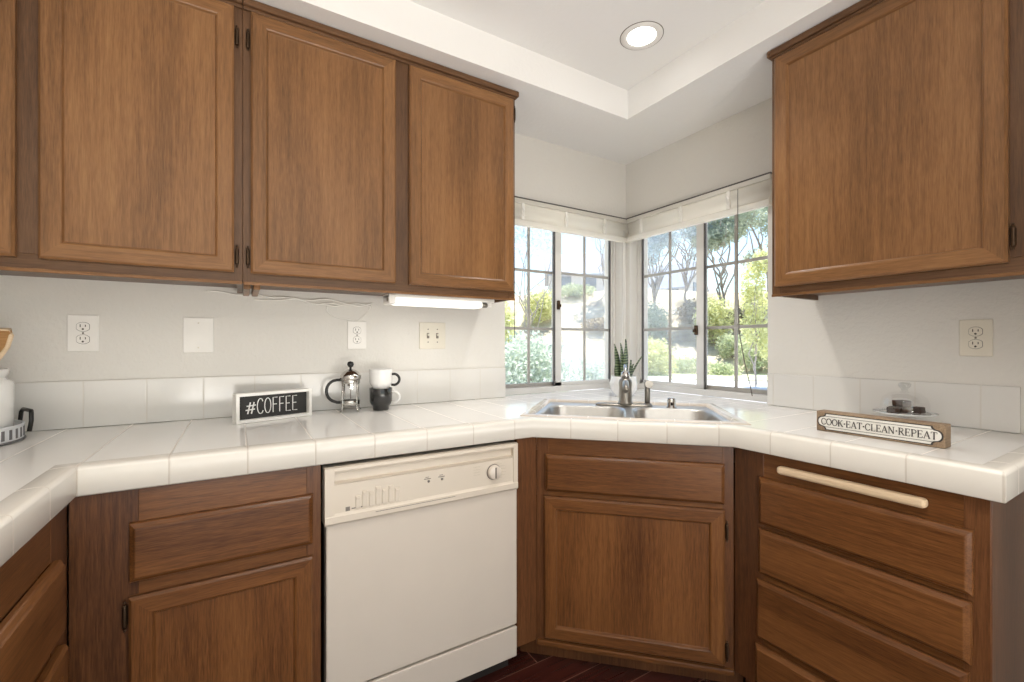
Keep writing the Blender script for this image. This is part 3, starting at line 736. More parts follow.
# ================================================================== CEILING DOWNLIGHTS
def downlight(x, y, label, first=None):
    if first is None:
        t = thing('recessed_downlight', label, 'ceiling light', (x, y, CZ))
        m = MB().lathe([(.064, -.006), (.070, -.006), (.082, -.003), (.084, .0), (.064, .0)], (0, 0, 0), 40, cap=False); obj('trim_ring', m, M_WHITE, t)
        m = MB().lathe([(.0835, -.0012), (.0865, -.0008), (.0865, .0)], (0, 0, 0), 40, cap=False); obj('shade_ring', m, M_GREY, t)  # dark ring painted in as the shading round the trim
        m = MB().lathe([(.066, -.005), (.060, -.004), (.055, -.001)], (0, 0, 0), 40, cap=False); obj('baffle', m, M_WHITE, t)
        m = MB().lathe([(0, -.002), (.0565, -.002)], (0, 0, 0), 40, cap=False); obj('lens', m, M_LENS, t)
    else:
        t = copy_tree(first); t.location = (x, y, CZ); t['label'] = label
    if first is not None: return t
    d = bpy.data.lights.new('downlight_beam', 'AREA'); d.shape = 'DISK'; d.size = .11; d.energy = 3.5; d.color = (1, .95, .88); d.spread = math.radians(110)
    o = bpy.data.objects.new('downlight_beam', d); COL.objects.link(o); o.parent = t; o.location = (0, 0, -.012)
    return t
dl = downlight(-.65, -.72, 'lit round white downlight recessed in the ceiling tray')

downlight(-1.75, -1.75, 'lit downlight added out of view in the ceiling over the middle of the room', dl)  # these three unseen downlights are added to brighten the room
downlight(-.9, -2.9, 'lit downlight added out of view in the ceiling towards the side opening', dl)
downlight(-2.0, -3.6, 'lit downlight added out of view in the ceiling near the rear opening', dl)

# under-cabinet light
uc = thing('under_cabinet_light', 'lit white fluorescent strip light under the wall cabinet beside the window', 'light fixture', (-1.33, -.26, 1.343))
m = MB(); m.box(-.232, .232, -.035, .045, .026, .0415, .003, 2); m.box(-.232, -.205, -.042, .045, .002, .04, .006, 3); m.box(.150, .232, -.01, .045, .008, .04, .004, 2); obj('housing', m, M_PLATE, uc)
m = MB().box(-.206, .170, -.045, .030, .0, .027, .010, 3); obj('diffuser', m, M_TUBE, uc)
m = MB(); m.lathe([(0, .171), (.011, .171), (.011, .198), (.007, .202), (0, .202)], (0, -.022, .014), 14, 'X'); obj('tube_end', m, M_STEEL, uc)
m = MB().box(-.2335, -.231, -.026, -.012, .012, .026, .001, 1); obj('switch', m, M_GREY, uc)
ua = bpy.data.lights.new('strip_glow', 'AREA'); ua.shape = 'RECTANGLE'; ua.size = .36; ua.size_y = .06; ua.energy = .4; ua.color = (1, .95, .87)
uo = bpy.data.objects.new('strip_glow', ua); COL.objects.link(uo); uo.parent = uc; uo.location = (-.02, -.01, -.004)
# its loose wiring along the wall
m = MB()
def wig(x0, x1, z0, z1, n, amp, y=-.006, seed=1):
    r = random.Random(seed); return [(x0+(x1-x0)*k/n, y-.006-r.random()*.016, z0+(z1-z0)*k/n+r.uniform(-amp, amp)) for k in range(n+1)]
def smooth(p, it=2):
    p = [Vector(q) for q in p]
    for _ in range(it):
        q = [p[0]]
        for a, b in zip(p, p[1:]): q += [a*.75+b*.25, a*.25+b*.75]
        q.append(p[-1]); p = q
    return p
for seed, (xa, xb, za, zb_, n_, am) in enumerate([(-2.15, -1.56, 1.385, 1.362, 12, .010), (-2.0, -1.60, 1.372, 1.352, 8, .014), (-1.78, -1.555, 1.345, 1.366, 7, .012)]):
    m.tube(smooth(wig(xa, xb, za, zb_, n_, am, seed=seed+3)), .0028, 6)
m.tube(smooth([(-1.735, -.012, 1.350), (-1.74, -.01, 1.325), (-1.71, -.01, 1.302), (-1.655, -.012, 1.296), (-1.63, -.014, 1.290)]), .0022, 6)
m.tube(smooth([(-1.555, -.012, 1.36), (-1.57, -.01, 1.33), (-1.60, -.014, 1.30), (-1.612, -.014, 1.29)]), .0018, 6)
cord = obj('electrical_cord', m, M_CORD); tag(cord, 'tangled thin white wires along the wall under the cabinet, above the outlet', 'cord')

# ================================================================== OUTLETS AND SWITCHES
def plate_mb(w_, h_): return MB().box(-w_/2, w_/2, -.006, 0, -h_/2, h_/2, .0028, 3)
def outlet(label, loc, rz, mat):
    t = thing('wall_outlet', label, 'outlet', loc, rz); obj('cover_plate', plate_mb(.078, .120), mat, t)
    for z in (-.0205, .0205):
        m = MB(); N = 24; R_ = .0172
        ring = [(max(-.0155, min(.0155, R_*math.cos(2*PI*i/N)*1.02)), R_*math.sin(2*PI*i/N)*.86+z) for i in range(N)]
        m.rings([[(x, -.0055, zz) for x, zz in ring], [(x, -.0085, zz) for x, zz in ring]], True, True, True, False); s = obj('socket', m, mat, t)
        m = MB(); m.rings([[(x*1.07, -.0064, (zz-z)*1.07+z) for x, zz in ring], [(x*1.0, -.0064, zz) for x, zz in ring]], True, False, False, False); 
        m.box(-.0075, -.0052, -.0090, -.0083, z-.001, z+.008); m.box(.0052, .0075, -.0090, -.0083, z, z+.007); m.lathe([(0, -.0090), (.0030, -.0090), (.0030, -.0083)], (0, 0, z-.0075), 10, 'Y'); obj('slot', m, M_SLOT, s)
    obj('screw', MB().lathe([(0, -.0073), (.003, -.0070), (.003, -.0055)], (0, 0, 0), 10, 'Y'), M_GREY, t)
    return t
outlet('white double wall outlet left of the blank plate, above the left end of the worktop', (-2.489, -.0006, 1.226), 0, M_PLATE)
oc = outlet('white double wall outlet above the french press', (-1.616, -.0006, 1.228), 0, M_PLATE)
outlet('ivory double wall outlet right of the window, above the cake dome', (-.0006, -1.545, 1.210), -PI/2, M_IVORY)
t = thing('blank_wall_plate', 'plain white blank wall plate above the coffee sign', 'wall plate', (-2.177, -.0006, 1.222)); obj('cover_plate', plate_mb(.092, .128), M_PLATE, t)
m = MB()
for z in (-.045, .045): m.lathe([(0, -.0070), (.0028, -.0067), (.0028, -.0055)], (0, 0, z), 10, 'Y')
obj('screw', m, M_IVORY, t)
t = thing('light_switch', 'ivory two-toggle switch plate under the lit strip light', 'light switch', (-1.271, -.0006, 1.229)); obj('cover_plate', plate_mb(.130, .124), M_IVORY, t)
for x in (-.023, .023):
    m = MB(); m.box(x-.006, x+.006, -.0075, -.005, -.0125, .0125, .001, 1); fr = obj('toggle_slot', m, M_GREY, t)
    m = MB().box(x-.004, x+.004, -.016, -.006, -.001, .009, .002, 2); obj('toggle', m, M_IVORY, fr)
m = MB()
for x in (-.023, .023):
    for z in (-.03, .03): m.lathe([(0, -.0072), (.0028, -.0069), (.0028, -.0055)], (x, 0, z), 10, 'Y')
obj('screw', m, M_GREY, t)

# ================================================================== LETTERING (stroked letters, real thin relief)
def arc(cx, cy, rx, ry, a0, a1, n=12): return [(cx+rx*math.cos(math.radians(a0+(a1-a0)*k/n)), cy+ry*math.sin(math.radians(a0+(a1-a0)*k/n))) for k in range(n+1)]
SER = {   # strokes: (points, weight) in a 0..w x 0..1 cell
 'C': (.72, [(arc(.38, .5, .32, .5, 40, 320), 1.0), ([(.64, .72), (.64, .95)], .4), ([(.64, .05), (.64, .24)], .4)]),
 'O': (.82, [(arc(.41, .5, .34, .5, 0, 360, 20), 1.0)]),
 'K': (.78, [([(.16, 0), (.16, 1)], 1.3), ([(.16, .42), (.62, 1)], .5), ([(.32, .6), (.68, 0)], 1.2), ([(.04, 0), (.28, 0)], .5), ([(.04, 1), (.28, 1)], .5), ([(.5, 1), (.74, 1)], .5), ([(.56, 0), (.78, 0)], .5)]),
 'E': (.68, [([(.16, 0), (.16, 1)], 1.3), ([(.04, 1), (.58, 1)], .6), ([(.04, 0), (.6, 0)], .6), ([(.16, .52), (.46, .52)], .6), ([(.58, 1), (.58, .8)], .5), ([(.6, 0), (.6, .22)], .5), ([(.46, .62), (.46, .42)], .5)]),
 'A': (.80, [([(.10, 0), (.39, 1)], .6), ([(.39, 1), (.68, 0)], 1.3), ([(.2, .33), (.56, .33)], .5), ([(.0, 0), (.2, 0)], .5), ([(.56, 0), (.8, 0)], .5)]),
 'T': (.72, [([(.36, 0), (.36, 1)], 1.3), ([(.05, 1), (.67, 1)], .6), ([(.05, 1), (.05, .78)], .5), ([(.67, 1), (.67, .78)], .5), ([(.24, 0), (.48, 0)], .5)]),
 'L': (.64, [([(.16, 0), (.16, 1)], 1.3), ([(.04, 1), (.28, 1)], .5), ([(.04, 0), (.56, 0)], .6), ([(.56, 0), (.56, .24)], .5)]),
 'N': (.84, [([(.14, 0), (.14, 1)], .6), ([(.14, 1), (.66, 0)], 1.3), ([(.66, 0), (.66, 1)], .6), ([(.02, 1), (.2, 1)], .5), ([(.02, 0), (.26, 0)], .5), ([(.54, 1), (.78, 1)], .5)]),
 'R': (.76, [([(.16, 0), (.16, 1)], 1.3), ([(.04, 1), (.34, 1)]+arc(.34, .75, .24, .25, 90, -90, 8)+[(.16, .5)], .8), ([(.34, .5), (.66, 0)], 1.2), ([(.04, 0), (.28, 0)], .5), ([(.56, 0), (.76, 0)], .5)]),
 'P': (.68, [([(.16, 0), (.16, 1)], 1.3), ([(.04, 1), (.34, 1)]+arc(.34, .74, .26, .26, 90, -90, 8)+[(.16, .48)], .8), ([(.04, 0), (.3, 0)], .5)]),
 '.': (.34, [(arc(.17, .48, .035, .05, 0, 360, 8), 1.3)]),
}
THIN = {
 '#': (.66, [([(.14, .05), (.30, .80)], 1.5), ([(.36, .05), (.52, .80)], 1.5), ([(.02, .30), (.56, .34)], 1.5), ([(.08, .56), (.62, .60)], 1.5)]),
 'C': (.46, [([(.38, .80), (.34, .95), (.24, 1.0)]+arc(.24, .5, .19, .5, 90, 270, 14)+[(.34, .04), (.40, .2)], 1)]),
 'O': (.48, [(arc(.23, .5, .19, .5, 0, 360, 20), 1)]),
 'F': (.42, [([(.08, 0), (.08, 1), (.36, 1)], 1), ([(.08, .54), (.32, .54)], 1)]),
 'E': (.44, [([(.36, 1), (.08, 1), (.08, 0), (.38, 0)], 1), ([(.08, .52), (.32, .52)], 1)]),
 'S': (.6, [(arc(.28, .74, .22, .25, 20, 270, 10)+arc(.28, .25, .24, .25, 90, -160, 10)[1:], 1)]),
}
def text_mb(txt, font, h, wx, stroke, y, depth=.0012, centre=True):
    tw = sum(font[c][0] for c in txt)*wx; x = -tw/2 if centre else 0; m = MB()
    for c in txt:
        w_, st = font[c]
        for pts, wt in st:
            q = [(x+p[0]*wx, (p[1]-.5)*h) for p in pts]; hw = stroke*wt/2
            path = [Vector(p) for p in q]; Lf = []; Rt = []
            for i, p in enumerate(path):
                d = (path[min(i+1, len(path)-1)]-path[max(i-1, 0)]); d = d.normalized() if d.length > 1e-9 else Vector((1, 0)); nn = Vector((-d.y, d.x))*hw
                Lf.append(p+nn); Rt.append(p-nn)
            for i in range(len(path)-1):
                m.rings([[(v.x, y-depth, v.y) for v in (Lf[i], Rt[i], Rt[i+1], Lf[i+1])], [(v.x, y, v.y) for v in (Lf[i], Rt[i], Rt[i+1], Lf[i+1])]], True, True, False, False)
        x += w_*wx
    return m
# coffee sign
cs = thing('coffee_sign', 'small white-framed black box sign reading #COFFEE', 'sign', (-1.940, -.150, .9148), math.radians(19.5))
Wd, Hh, Dd = .264, .104, .036
m = MB(); f_ = .011
m.box(-Wd/2, Wd/2, -Dd/2, Dd/2, 0, f_, .0015, 1); m.box(-Wd/2, Wd/2, -Dd/2, Dd/2, Hh-f_, Hh, .0015, 1)
m.box(-Wd/2, -Wd/2+f_, -Dd/2, Dd/2, f_, Hh-f_, .001, 1); m.box(Wd/2-f_, Wd/2, -Dd/2, Dd/2, f_, Hh-f_, .001, 1); obj('frame', m, M_SIGNW, cs)
bd = obj('board', MB().box(-Wd/2+.004, Wd/2-.004, .004, .012, .006, Hh-.006), M_SIGNB, cs)
m = text_mb('#COFFEE', THIN, .054, .0555, .0028, .004).xform(Matrix.Translation((-.004, 0, Hh/2+.001))); obj('lettering', m, M_CHALK, bd)
# cook eat clean repeat block
ks = thing('wooden_block_sign', 'long wooden block sign reading COOK EAT CLEAN REPEAT in front of the cake dome', 'sign', (-.4475, -1.4385, .9148), -PI/2)
obj('block', MB().box(-.153, .153, -.0225, .0225, 0, .062, .0015, 1), W_SIGN, ks)
def plaque(wd, ht, y0, y1, cz, r=.014):
    pts = []
    for sx, sy in ((1, 1), (-1, 1), (-1, -1), (1, -1)):
        c = (sx*(wd/2-.012), sy*(ht/2)); cc = (sx*(wd/2-.012), sy*ht/2)
        a = [(sx*(wd/2-.012-.010), sy*ht/2)] + [(sx*(wd/2-.012)+sx*(-.010)*math.cos(t)*1, sy*(ht/2)-sy*.010*math.sin(t)) for t in [PI*.0+PI/2*k/4 for k in range(1, 4)]] + [(sx*(wd/2-.012), sy*(ht/2-.010))]
        b = [(sx*(wd/2-.012)+sx*.012*math.sin(PI/2*k/4), sy*(ht/2-.010)*math.cos(PI/2*k/4)) for k in range(1, 5)]
        q = a+b
        if sx*sy < 0: q = list(reversed(q))
        pts += q if (sx*sy > 0 and False) else q
    # order counter-clockwise
    pts = sorted(set((round(p[0], 5), round(p[1], 5)) for p in pts), key=lambda p: math.atan2(p[1]*wd/ht, p[0]))
    m = MB(); m.rings([[(x, y0, z+cz) for x, z in pts], [(x, y1, z+cz) for x, z in pts]], True, True, True, False); return m
pq0 = obj('plaque_border', plaque(.300, .052, -.0228, -.0235, .031), M_INK, ks)
pq = obj('plaque', plaque(.293, .047, -.0236, -.0245, .031), M_ENAM, ks)
m = MB()
for z in (.0145, .0475): m.box(-.128, .128, -.0250, -.0245, z-.0006, z+.0006)
obj('rule_lines', m, M_INK, pq)
m = text_mb('COOK.EAT.CLEAN.REPEAT', SER, .0190, .0193, .0019, -.0245).xform(Matrix.Translation((0, 0, .031))); obj('lettering', m, M_INK, pq)

# ================================================================== CAKE DOME
cd = thing('cake_stand', 'small glass footed cake plate holding dark cakes behind the wooden block sign', 'cake stand', (-.125, -1.400, .9148))
m = MB().lathe([(.0, .0), (.045, .0), (.045, .004), (.015, .010), (.012, .026), (.03, .034), (.078, .040), (.084, .044), (.083, .046), (.076, .043), (.0, .040)], (0, 0, 0), 48); obj('plate', m, M_GLASS, cd)
m = MB().lathe([(.08, .0405), (.0845, .0435), (.0845, .0455), (.081, .0462), (.078, .043)], (0, 0, 0), 48, cap=False); obj('plate_rim', m, plain('glass_rim_white', sr(226, 228, 228), .1), cd)
dm = thing('glass_dome', 'clear glass dome with a knob covering the small cakes', 'dome', (-.125, -1.400, .9578))
m = MB().lathe([(.065, .0), (.066, .012), (.0645, .034), (.056, .054), (.040, .067), (.02, .073), (.009, .075)], (0, 0, 0), 40, cap=False); obj('cover', m, M_GLASS, dm)
m = MB().lathe([(.009, .075), (.008, .080), (.016, .088), (.018, .096), (.013, .102), (0, .103)], (0, 0, 0), 24, cap=False); obj('knob', m, thin_glass('thick_clear_glass', (.88, .89, .89, 1), .02, 2.0), dm)
m = MB().lathe([(.0645, .0), (.0675, .0), (.0675, .003), (.0645, .003)], (0, 0, 0), 40, cap=False); obj('rolled_rim', m, thin_glass('rim_glass', (.78, .80, .80, 1), .03, 2.0), dm)
ck = []
rx, ry_ = math.sin(ra), -math.cos(ra)
def cake(dr, dd, z, s, ang, label):
    x, y = -.125+dr*rx+dd*.52, -1.400+dr*ry_+dd*.85
    m = MB(); m.box(-.021*s, .021*s, -.018*s, .018*s, 0, .021, .003, 2)
    for v in m.bm.verts: v.co += Vector((random.uniform(-1, 1), random.uniform(-1, 1), 0))*.0012
    o = obj('brownie', m, M_CAKE); o.location = (x, y, z); o.rotation_euler = (0, 0, ang); tag(o, label, 'cake', 'dark cakes under the glass dome')
cake(-.034, .0, .9563, .95, .1, 'dark brownie at the lower left under the glass dome')
cake(.008, .012, .9563, .9, -.5, 'dark brownie in the lower middle under the glass dome')
cake(.042, -.004, .9563, .75, -.2, 'dark brownie at the lower right under the glass dome')
cake(-.006, .004, .9775, .95, -.4, 'dark brownie stacked on top of the others under the dome')

# ================================================================== FRENCH PRESS
fp = thing('french_press', 'small chrome and glass french press with a black handle on the left', 'french press', (-1.662, -.100, .9148), math.radians(-18)); fp.scale = (1.0, 1.0, .965)
m = MB().lathe([(.0345, .022), (.0355, .026), (.0355, .135)], (0, 0, 0), 32, cap=False); obj('glass_beaker', m, M_GLASS, fp)
m = MB(); m.lathe([(.0365, .030), (.0375, .032), (.0375, .046), (.0365, .048)], (0, 0, 0), 32, cap=False); m.lathe([(.0365, .120), (.0375, .122), (.0375, .136), (.0365, .138)], (0, 0, 0), 32, cap=False)
m.lathe([(0, .0195), (.032, .0195), (.036, .024)], (0, 0, 0), 32, cap=False)
for k in range(4):
    a = PI/4+k*PI/2; c, s = math.cos(a), math.sin(a)
    m.tube([(c*.0385, s*.0385, .135), (c*.0385, s*.0385, .03), (c*.041, s*.041, .012), (c*.047, s*.047, .004), (c*.050, s*.050, .0045)], [.0028, .0028, .003, .004, .004], 8)
obj('chrome_cage', m, M_CHROME, fp)
m = MB().lathe([(.039, .136), (.041, .139), (.041, .152), (.038, .157), (.030, .168), (.018, .176), (.006, .180), (0, .180)], (0, 0, 0), 32); obj('lid', m, M_CHROME, fp)
m = MB().lathe([(0, .024), (.0022, .024), (.0022, .150), (0, .150)], (0, 0, 0), 10); m.lathe([(.0, .108), (.012, .108), (.012, .120), (0, .120)], (0, 0, 0), 16); m.lathe([(0, .034), (.033, .034), (.033, .042), (0, .044)], (0, 0, 0), 24); obj('plunger', m, M_STEEL, fp)
m = MB().lathe([(.005, .178), (.004, .186), (.010, .190), (.0135, .199), (.0105, .209), (0, .213)], (0, 0, 0), 20); obj('knob', m, M_BLK, fp)
m = MB(); pts = [(-.038, 0, .134), (-.052, 0, .134)]+[(-.052+.040*math.cos(math.radians(a)), 0, .088+.046*math.sin(math.radians(a))) for a in range(110, 260, 15)]+[(-.052, 0, .040), (-.038, 0, .040)]
m.tube(pts, .0062, 10); obj('handle', m, M_BLK, fp)
# mugs
def mug(label, mat, hmat, z, hz=.045):
    t = thing('coffee_mug', label, 'mug', (-1.543, -.115, z), math.radians(-25))
    m = MB().lathe([(0, 0), (.031, 0), (.033, .003), (.034, .018), (.040, .024), (.0455, .036), (.0465, .090), (.0455, .092), (.044, .090), (.042, .040), (.03, .010), (0, .008)], (0, 0, 0), 40); obj('body', m, mat, t)
    m = MB(); m.tube([(.043, 0, hz+.030)]+[(.050+.026*math.cos(math.radians(a)), 0, hz+.008+.024*math.sin(math.radians(a))) for a in range(75, -90, -15)]+[(.043, 0, hz-.014)], .0055, 10); obj('handle', m, hmat, t, )
    return t
mug('black mug with a white handle, below the white mug', M_BLKC, M_WHC, .9148)
mug('white mug with a black handle stacked on the black mug', M_WHC, M_BLK, .9148+.0845-.006, .040)

# ================================================================== TRAY AND CANISTER
tr = thing('round_tray', 'round whitewashed tin tray with slotted rim and black handles, left edge of worktop', 'tray', (-2.744, -.182, .9148))
m = MB().lathe([(0, .0), (.155, .0), (.161, .003), (.163, .008), (.163, .042), (.165, .046), (.161, .048), (.158, .046), (.157, .012), (0, .010)], (0, 0, 0), 64); obj('pan', m, M_GALV, tr)
m = MB()
for k in range(44):
    a = 2*PI*k/44; c, s = math.cos(a), math.sin(a); w_ = .0042
    q = [(c*.1638-s*d, s*.1638+c*d, z) for d, z in ((-w_, .011), (w_, .011), (w_, .038), (-w_, .038))]; q2 = [(x-c*.002, y-s*.002, z) for x, y, z in q]
    m.rings([q, q2], True, True, True, False)
obj('rim_slots', m, M_GALVD, tr)
m = MB().tube([(math.cos(a)*.1645, math.sin(a)*.1645, .004) for a in [2*PI*k/64 for k in range(65)]], .003, 6); obj('base_wire', m, M_GALVD, tr)
for a0 in (.50, PI+.50):
    m = MB(); c, s = math.cos(a0), math.sin(a0); P0 = lambda r, w_, z: (c*r-s*w_, s*r+c*w_, z)
    m.tube([P0(.166, -.050, .020), P0(.170, -.050, .050), P0(.171, -.046, .070), P0(.173, -.036, .078), P0(.173, .036, .078), P0(.171, .046, .070), P0(.170, .050, .050), P0(.166, .050, .020)], .0055, 8); obj('handle', m, M_BLK, tr)
cn = thing('canister', 'white ceramic canister with dark lettering standing on the round tin tray', 'canister', (-2.693, -.178, .9252), math.radians(-31))
m = MB().lathe([(0, 0), (.088, 0), (.093, .004), (.094, .152), (.091, .160), (.080, .165), (.077, .170), (.082, .182), (.084, .193), (.080, .195), (.077, .192), (.072, .168), (.08, .15), (.084, .012), (0, .008)], (0, 0, 0), 56); obj('jar', m, M_WHC, cn)
m = text_mb('S', THIN, .030, .034, .0042, 0); bm = m.bm
for v in bm.verts:
    x, y, z = v.co; a = (x+.090)/.094; r = .0942-y; v.co = Vector((r*math.sin(a), -r*math.cos(a), z+.075))
obj('lettering', m, M_INK, cn)
sp_ = thing('wooden_spatula', 'flat brown wooden paddle with a pale edge rising out of the white canister', 'spatula', (-2.693, -.178, .96), math.radians(-31))
P2 = [(-.06, 1.235), (.127, 1.2285), (.131, 1.215), (.120, 1.182), (.093, 1.146), (.065, 1.120), (.045, 1.09), (.0, 1.0), (-.02, .962), (-.034, .962), (-.03, 1.0), (-.03, 1.09), (-.06, 1.14), (-.09, 1.19)]
m = MB(); m.rings([[(x, -.004, z-.96) for x, z in P2], [(x, .004, z-.96) for x, z in P2]], True, True, True, False); obj('blade', m, W_SPAT, sp_)
m = MB(); m.tube([(x, 0, z-.96) for x, z in P2[:7]], .0052, 8); obj('pale_edge', m, W_PALE, sp_)

# ================================================================== OUTSIDE
def grid_terrain(name, x0, x1, y0, y1, nx, ny, zf, mat, keep=None):
    m = MB(); V = [[m.bm.verts.new((x0+(x1-x0)*i/nx, y0+(y1-y0)*j/ny, 0)) for i in range(nx+1)] for j in range(ny+1)]
    for r in V:
        for v in r: v.co.z = zf(v.co.x, v.co.y)
    for j in range(ny):
        for i in range(nx): m.bm.faces.new((V[j][i], V[j][i+1], V[j+1][i+1], V[j+1][i])).smooth = True
    return struct(name, m, mat)
def hz_(x, y):
    d = (x+y)/math.sqrt(2)                     # distance out from the corner
    s = (x-y)/math.sqrt(2)
    t = min(max((d-17.5)/15, 0), 1); t = t*t*(3-2*t)
    return -.22 + 5.2*t + .25*math.sin(x*.35)*math.cos(y*.3)*t + .12*math.sin(x*1.1+y*.7)*t + .02*min(max(d-37, 0), 60)
grid_terrain('ground', -10, 90, -60, 90, 150, 190, hz_, M_DRY)
m = MB()
def strip(name, d0, d1, z, mat, s0=-45, s1=45):
    m = MB(); q = [((d0+s)/math.sqrt(2), (d0-s)/math.sqrt(2)) for s in (s0, s1)]; q2 = [((d1+s)/math.sqrt(2), (d1-s)/math.sqrt(2)) for s in (s1, s0)]
    m.prism(q+q2, z-.05, z); return struct(name, m, mat)
strip('road', 9.4, 14.6, -.13, M_ROAD); strip('lawn', 14.6, 18.0, -.10, M_LAWN)
strip('path', .9, 9.4, -.17, M_ROAD)

def leaves_mb(blobs, n, size, seed, flat=.9):
    r = random.Random(seed); m = MB(); vols = [b[3]*b[4] for b in blobs]; tot = sum(vols); verts = []; faces = []
    for b, vv in zip(blobs, vols):
        cx, cy, cz, R1, R2 = b
        for _ in range(int(n*vv/tot)):
            u = r.gauss(0, 1), r.gauss(0, 1), r.gauss(0, 1); L = math.sqrt(sum(q*q for q in u)) or 1; rad = (.45+.55*r.random()**.5)
            wob = 1+.25*math.sin(u[0]/L*7+seed)*math.cos(u[2]/L*6)
            p = Vector((cx+u[0]/L*R1*rad*wob, cy+u[1]/L*R1*rad*wob, cz+u[2]/L*R2*rad*wob))
            a = Vector((r.gauss(0, 1), r.gauss(0, 1), r.gauss(0, 1)*flat)).normalized(); b2 = a.cross(Vector((r.gauss(0, 1), r.gauss(0, 1), r.gauss(0, 1)))).normalized()
            s = size*r.uniform(.6, 1.3); k = len(verts)
            verts += [p-a*s, p+b2*s*.45, p+a*s, p-b2*s*.45]; faces.append((k, k+1, k+2, k+3))
    return verts, faces
def leaf_obj(name, blobs, n, size, seed, mat, parent):
    v, f = leaves_mb(blobs, n, size, seed); me = bpy.data.meshes.new(name); me.from_pydata(v, [], f); me.materials.append(mat)
    o = bpy.data.objects.new(name, me); COL.objects.link(o); o.parent = parent; return o
def tree(label, x, y, crown, n, size, seed, mat, branches, tr_r=.15, cat='tree', name='tree', group=None, fill=True):
    z = hz_(x, y)-.05; t = thing(name, label, cat, (x, y, z), group=group)
    leaf_obj('foliage', crown, n, size, seed, mat, t)
    r = random.Random(seed); m = MB()
    for b in branches:
        p0, p1 = Vector(b[0]), Vector(b[1]); pts = []
        for k in range(6): s = k/5; pts.append(p0.lerp(p1, s)+Vector((r.gauss(0, 1), r.gauss(0, 1), 0))*.04*(p1-p0).length*(0 < k < 5))
        m.tube(pts, [b[2]*(1-.7*k/5) for k in range(6)], 7)
    obj('trunk', m, M_BARK, t); return t
def bush(label, x, y, R_, H_, n, size, seed, mat, group=None):
    bl = []; r = random.Random(seed)
    for k in range(7): a = 2*PI*k/7; bl.append((math.cos(a)*R_*.5, math.sin(a)*R_*.5, H_*r.uniform(.35, .55), R_*.55, H_*.42))
    bl.append((0, 0, H_*.6, R_*.55, H_*.42))
    return tree(label, x, y, bl, n, size, seed, mat, [((0, 0, 0), (R_*.2*math.cos(k*2.1), R_*.2*math.sin(k*2.1), H_*.6), .04) for k in range(3)], cat='shrub', name='shrub', group=group)
bush('broad grey-green shrub low outside the left window', 2.97, 5.48, .95, 1.70, 5200, .055, 1, L_GRY)
bush('grey-green shrub behind the broad one, outside the left window', 4.10, 7.72, .8, 1.75, 2600, .07, 2, L_GRY)
bush('tall yellow-green shrub at the left side of the left window', 5.31, 10.49, .42, 3.4, 2200, .07, 3, L_YEL)
bush('round yellow-green shrub on the hill left of the far house', 14.61, 21.81, 1.15, 2.3, 2600, .11, 4, L_YEL)
bush('low hazy shrub on the slope seen through the left window', 8.39, 9.78, 1.1, 1.0, 1700, .07, 5, L_GRY)
bush('low grey-green hedge below the far house', 19.11, 23.74, 1.5, .9, 2200, .10, 15, L_GRN)
bush('round yellow-green shrub by the road, left in the right window', 12.93, 11.12, .95, 1.75, 3600, .07, 6, L_YEL)
bush('grey-green shrub on the slope left in the right window', 17.56, 15.32, 1.1, 2.3, 2200, .10, 7, L_GRY)
bush('yellow-green shrub in the middle of the right window', 19.67, 12.86, 1.0, 2.6, 3000, .10, 8, L_YEL)
bush('sprawling grey-green shrub at the foot of the bank by the road', 14.90, 11.08, .9, .9, 1700, .06, 9, L_GRN)
bush('pale green shrub right of the road behind the yellow-green tree', 17.84, 9.29, 1.1, 2.0, 2400, .09, 16, L_GRN)
bush('mixed green shrub on the bank between the two trees', 18.70, 11.11, .8, 1.3, 1700, .08, 17, L_GRN)
L_DRY = leafmat('dry_brush_twigs', sr(150, 136, 116), sr(190, 178, 150))
bush('dry brown brush on the bank at the middle of the right window', 20.83, 14.50, 1.3, 1.5, 2200, .11, 31, L_DRY)
bush('dry brown brush on the bank under the yellow-green tree', 21.95, 12.64, 1.2, 1.2, 2000, .11, 32, L_DRY)
bush('dry brush halfway up the hill in the left window', 16.55, 18.28, 1.1, .7, 1500, .10, 33, L_DRY)
bush('low olive shrub on the lawn edge, centre of the right window', 15.47, 9.57, .8, .7, 1600, .06, 34, L_GRN)
def big(cz, R_, H_, seed, k=9):
    r = random.Random(seed); return [(r.gauss(0, R_*.45), r.gauss(0, R_*.45), cz+r.gauss(0, H_*.35), R_*.42, H_*.26) for _ in range(k)]
def brs(h, spread, seed, n=7, r0=.13):
    r = random.Random(seed); out = [((0, 0, 0), (0, 0, h*.35), r0)]
    for k in range(n):
        a = 2*PI*k/n+r.random(); out.append(((0, 0, h*r.uniform(.1, .4)), (math.cos(a)*spread*r.uniform(.5, 1), math.sin(a)*spread*r.uniform(.5, 1), h*r.uniform(.75, 1.05)), r0*.55))
    return out
tree('airy blue-grey eucalyptus left of the far house, in the left window', 10.08, 16.37, big(6.6, 1.7, 1.5, 21), 700, .11, 21, L_BLU, brs(6.8, 2.2, 21, 8, .06), group=None)
tree('blue-grey eucalyptus beside the far house roof, in the left window', 20.24, 21.88, big(5.6, 1.3, 2.0, 22), 1300, .13, 22, L_BLU, brs(6.0, 1.3, 22, 6, .08))
tree('open-branched blue-grey eucalyptus at the left of the right window', 19.39, 16.55, big(5.4, 1.8, 2.6, 23, 13), 5200, .12, 23, L_BLU, brs(6.6, 2.0, 23, 12, .09))
tree('open-branched blue-grey eucalyptus left of the sash joint, in the right window', 22.75, 16.84, big(5.2, 1.7, 2.8, 24, 13), 5000, .12, 24, L_BLU, brs(6.4, 2.0, 24, 12, .09))
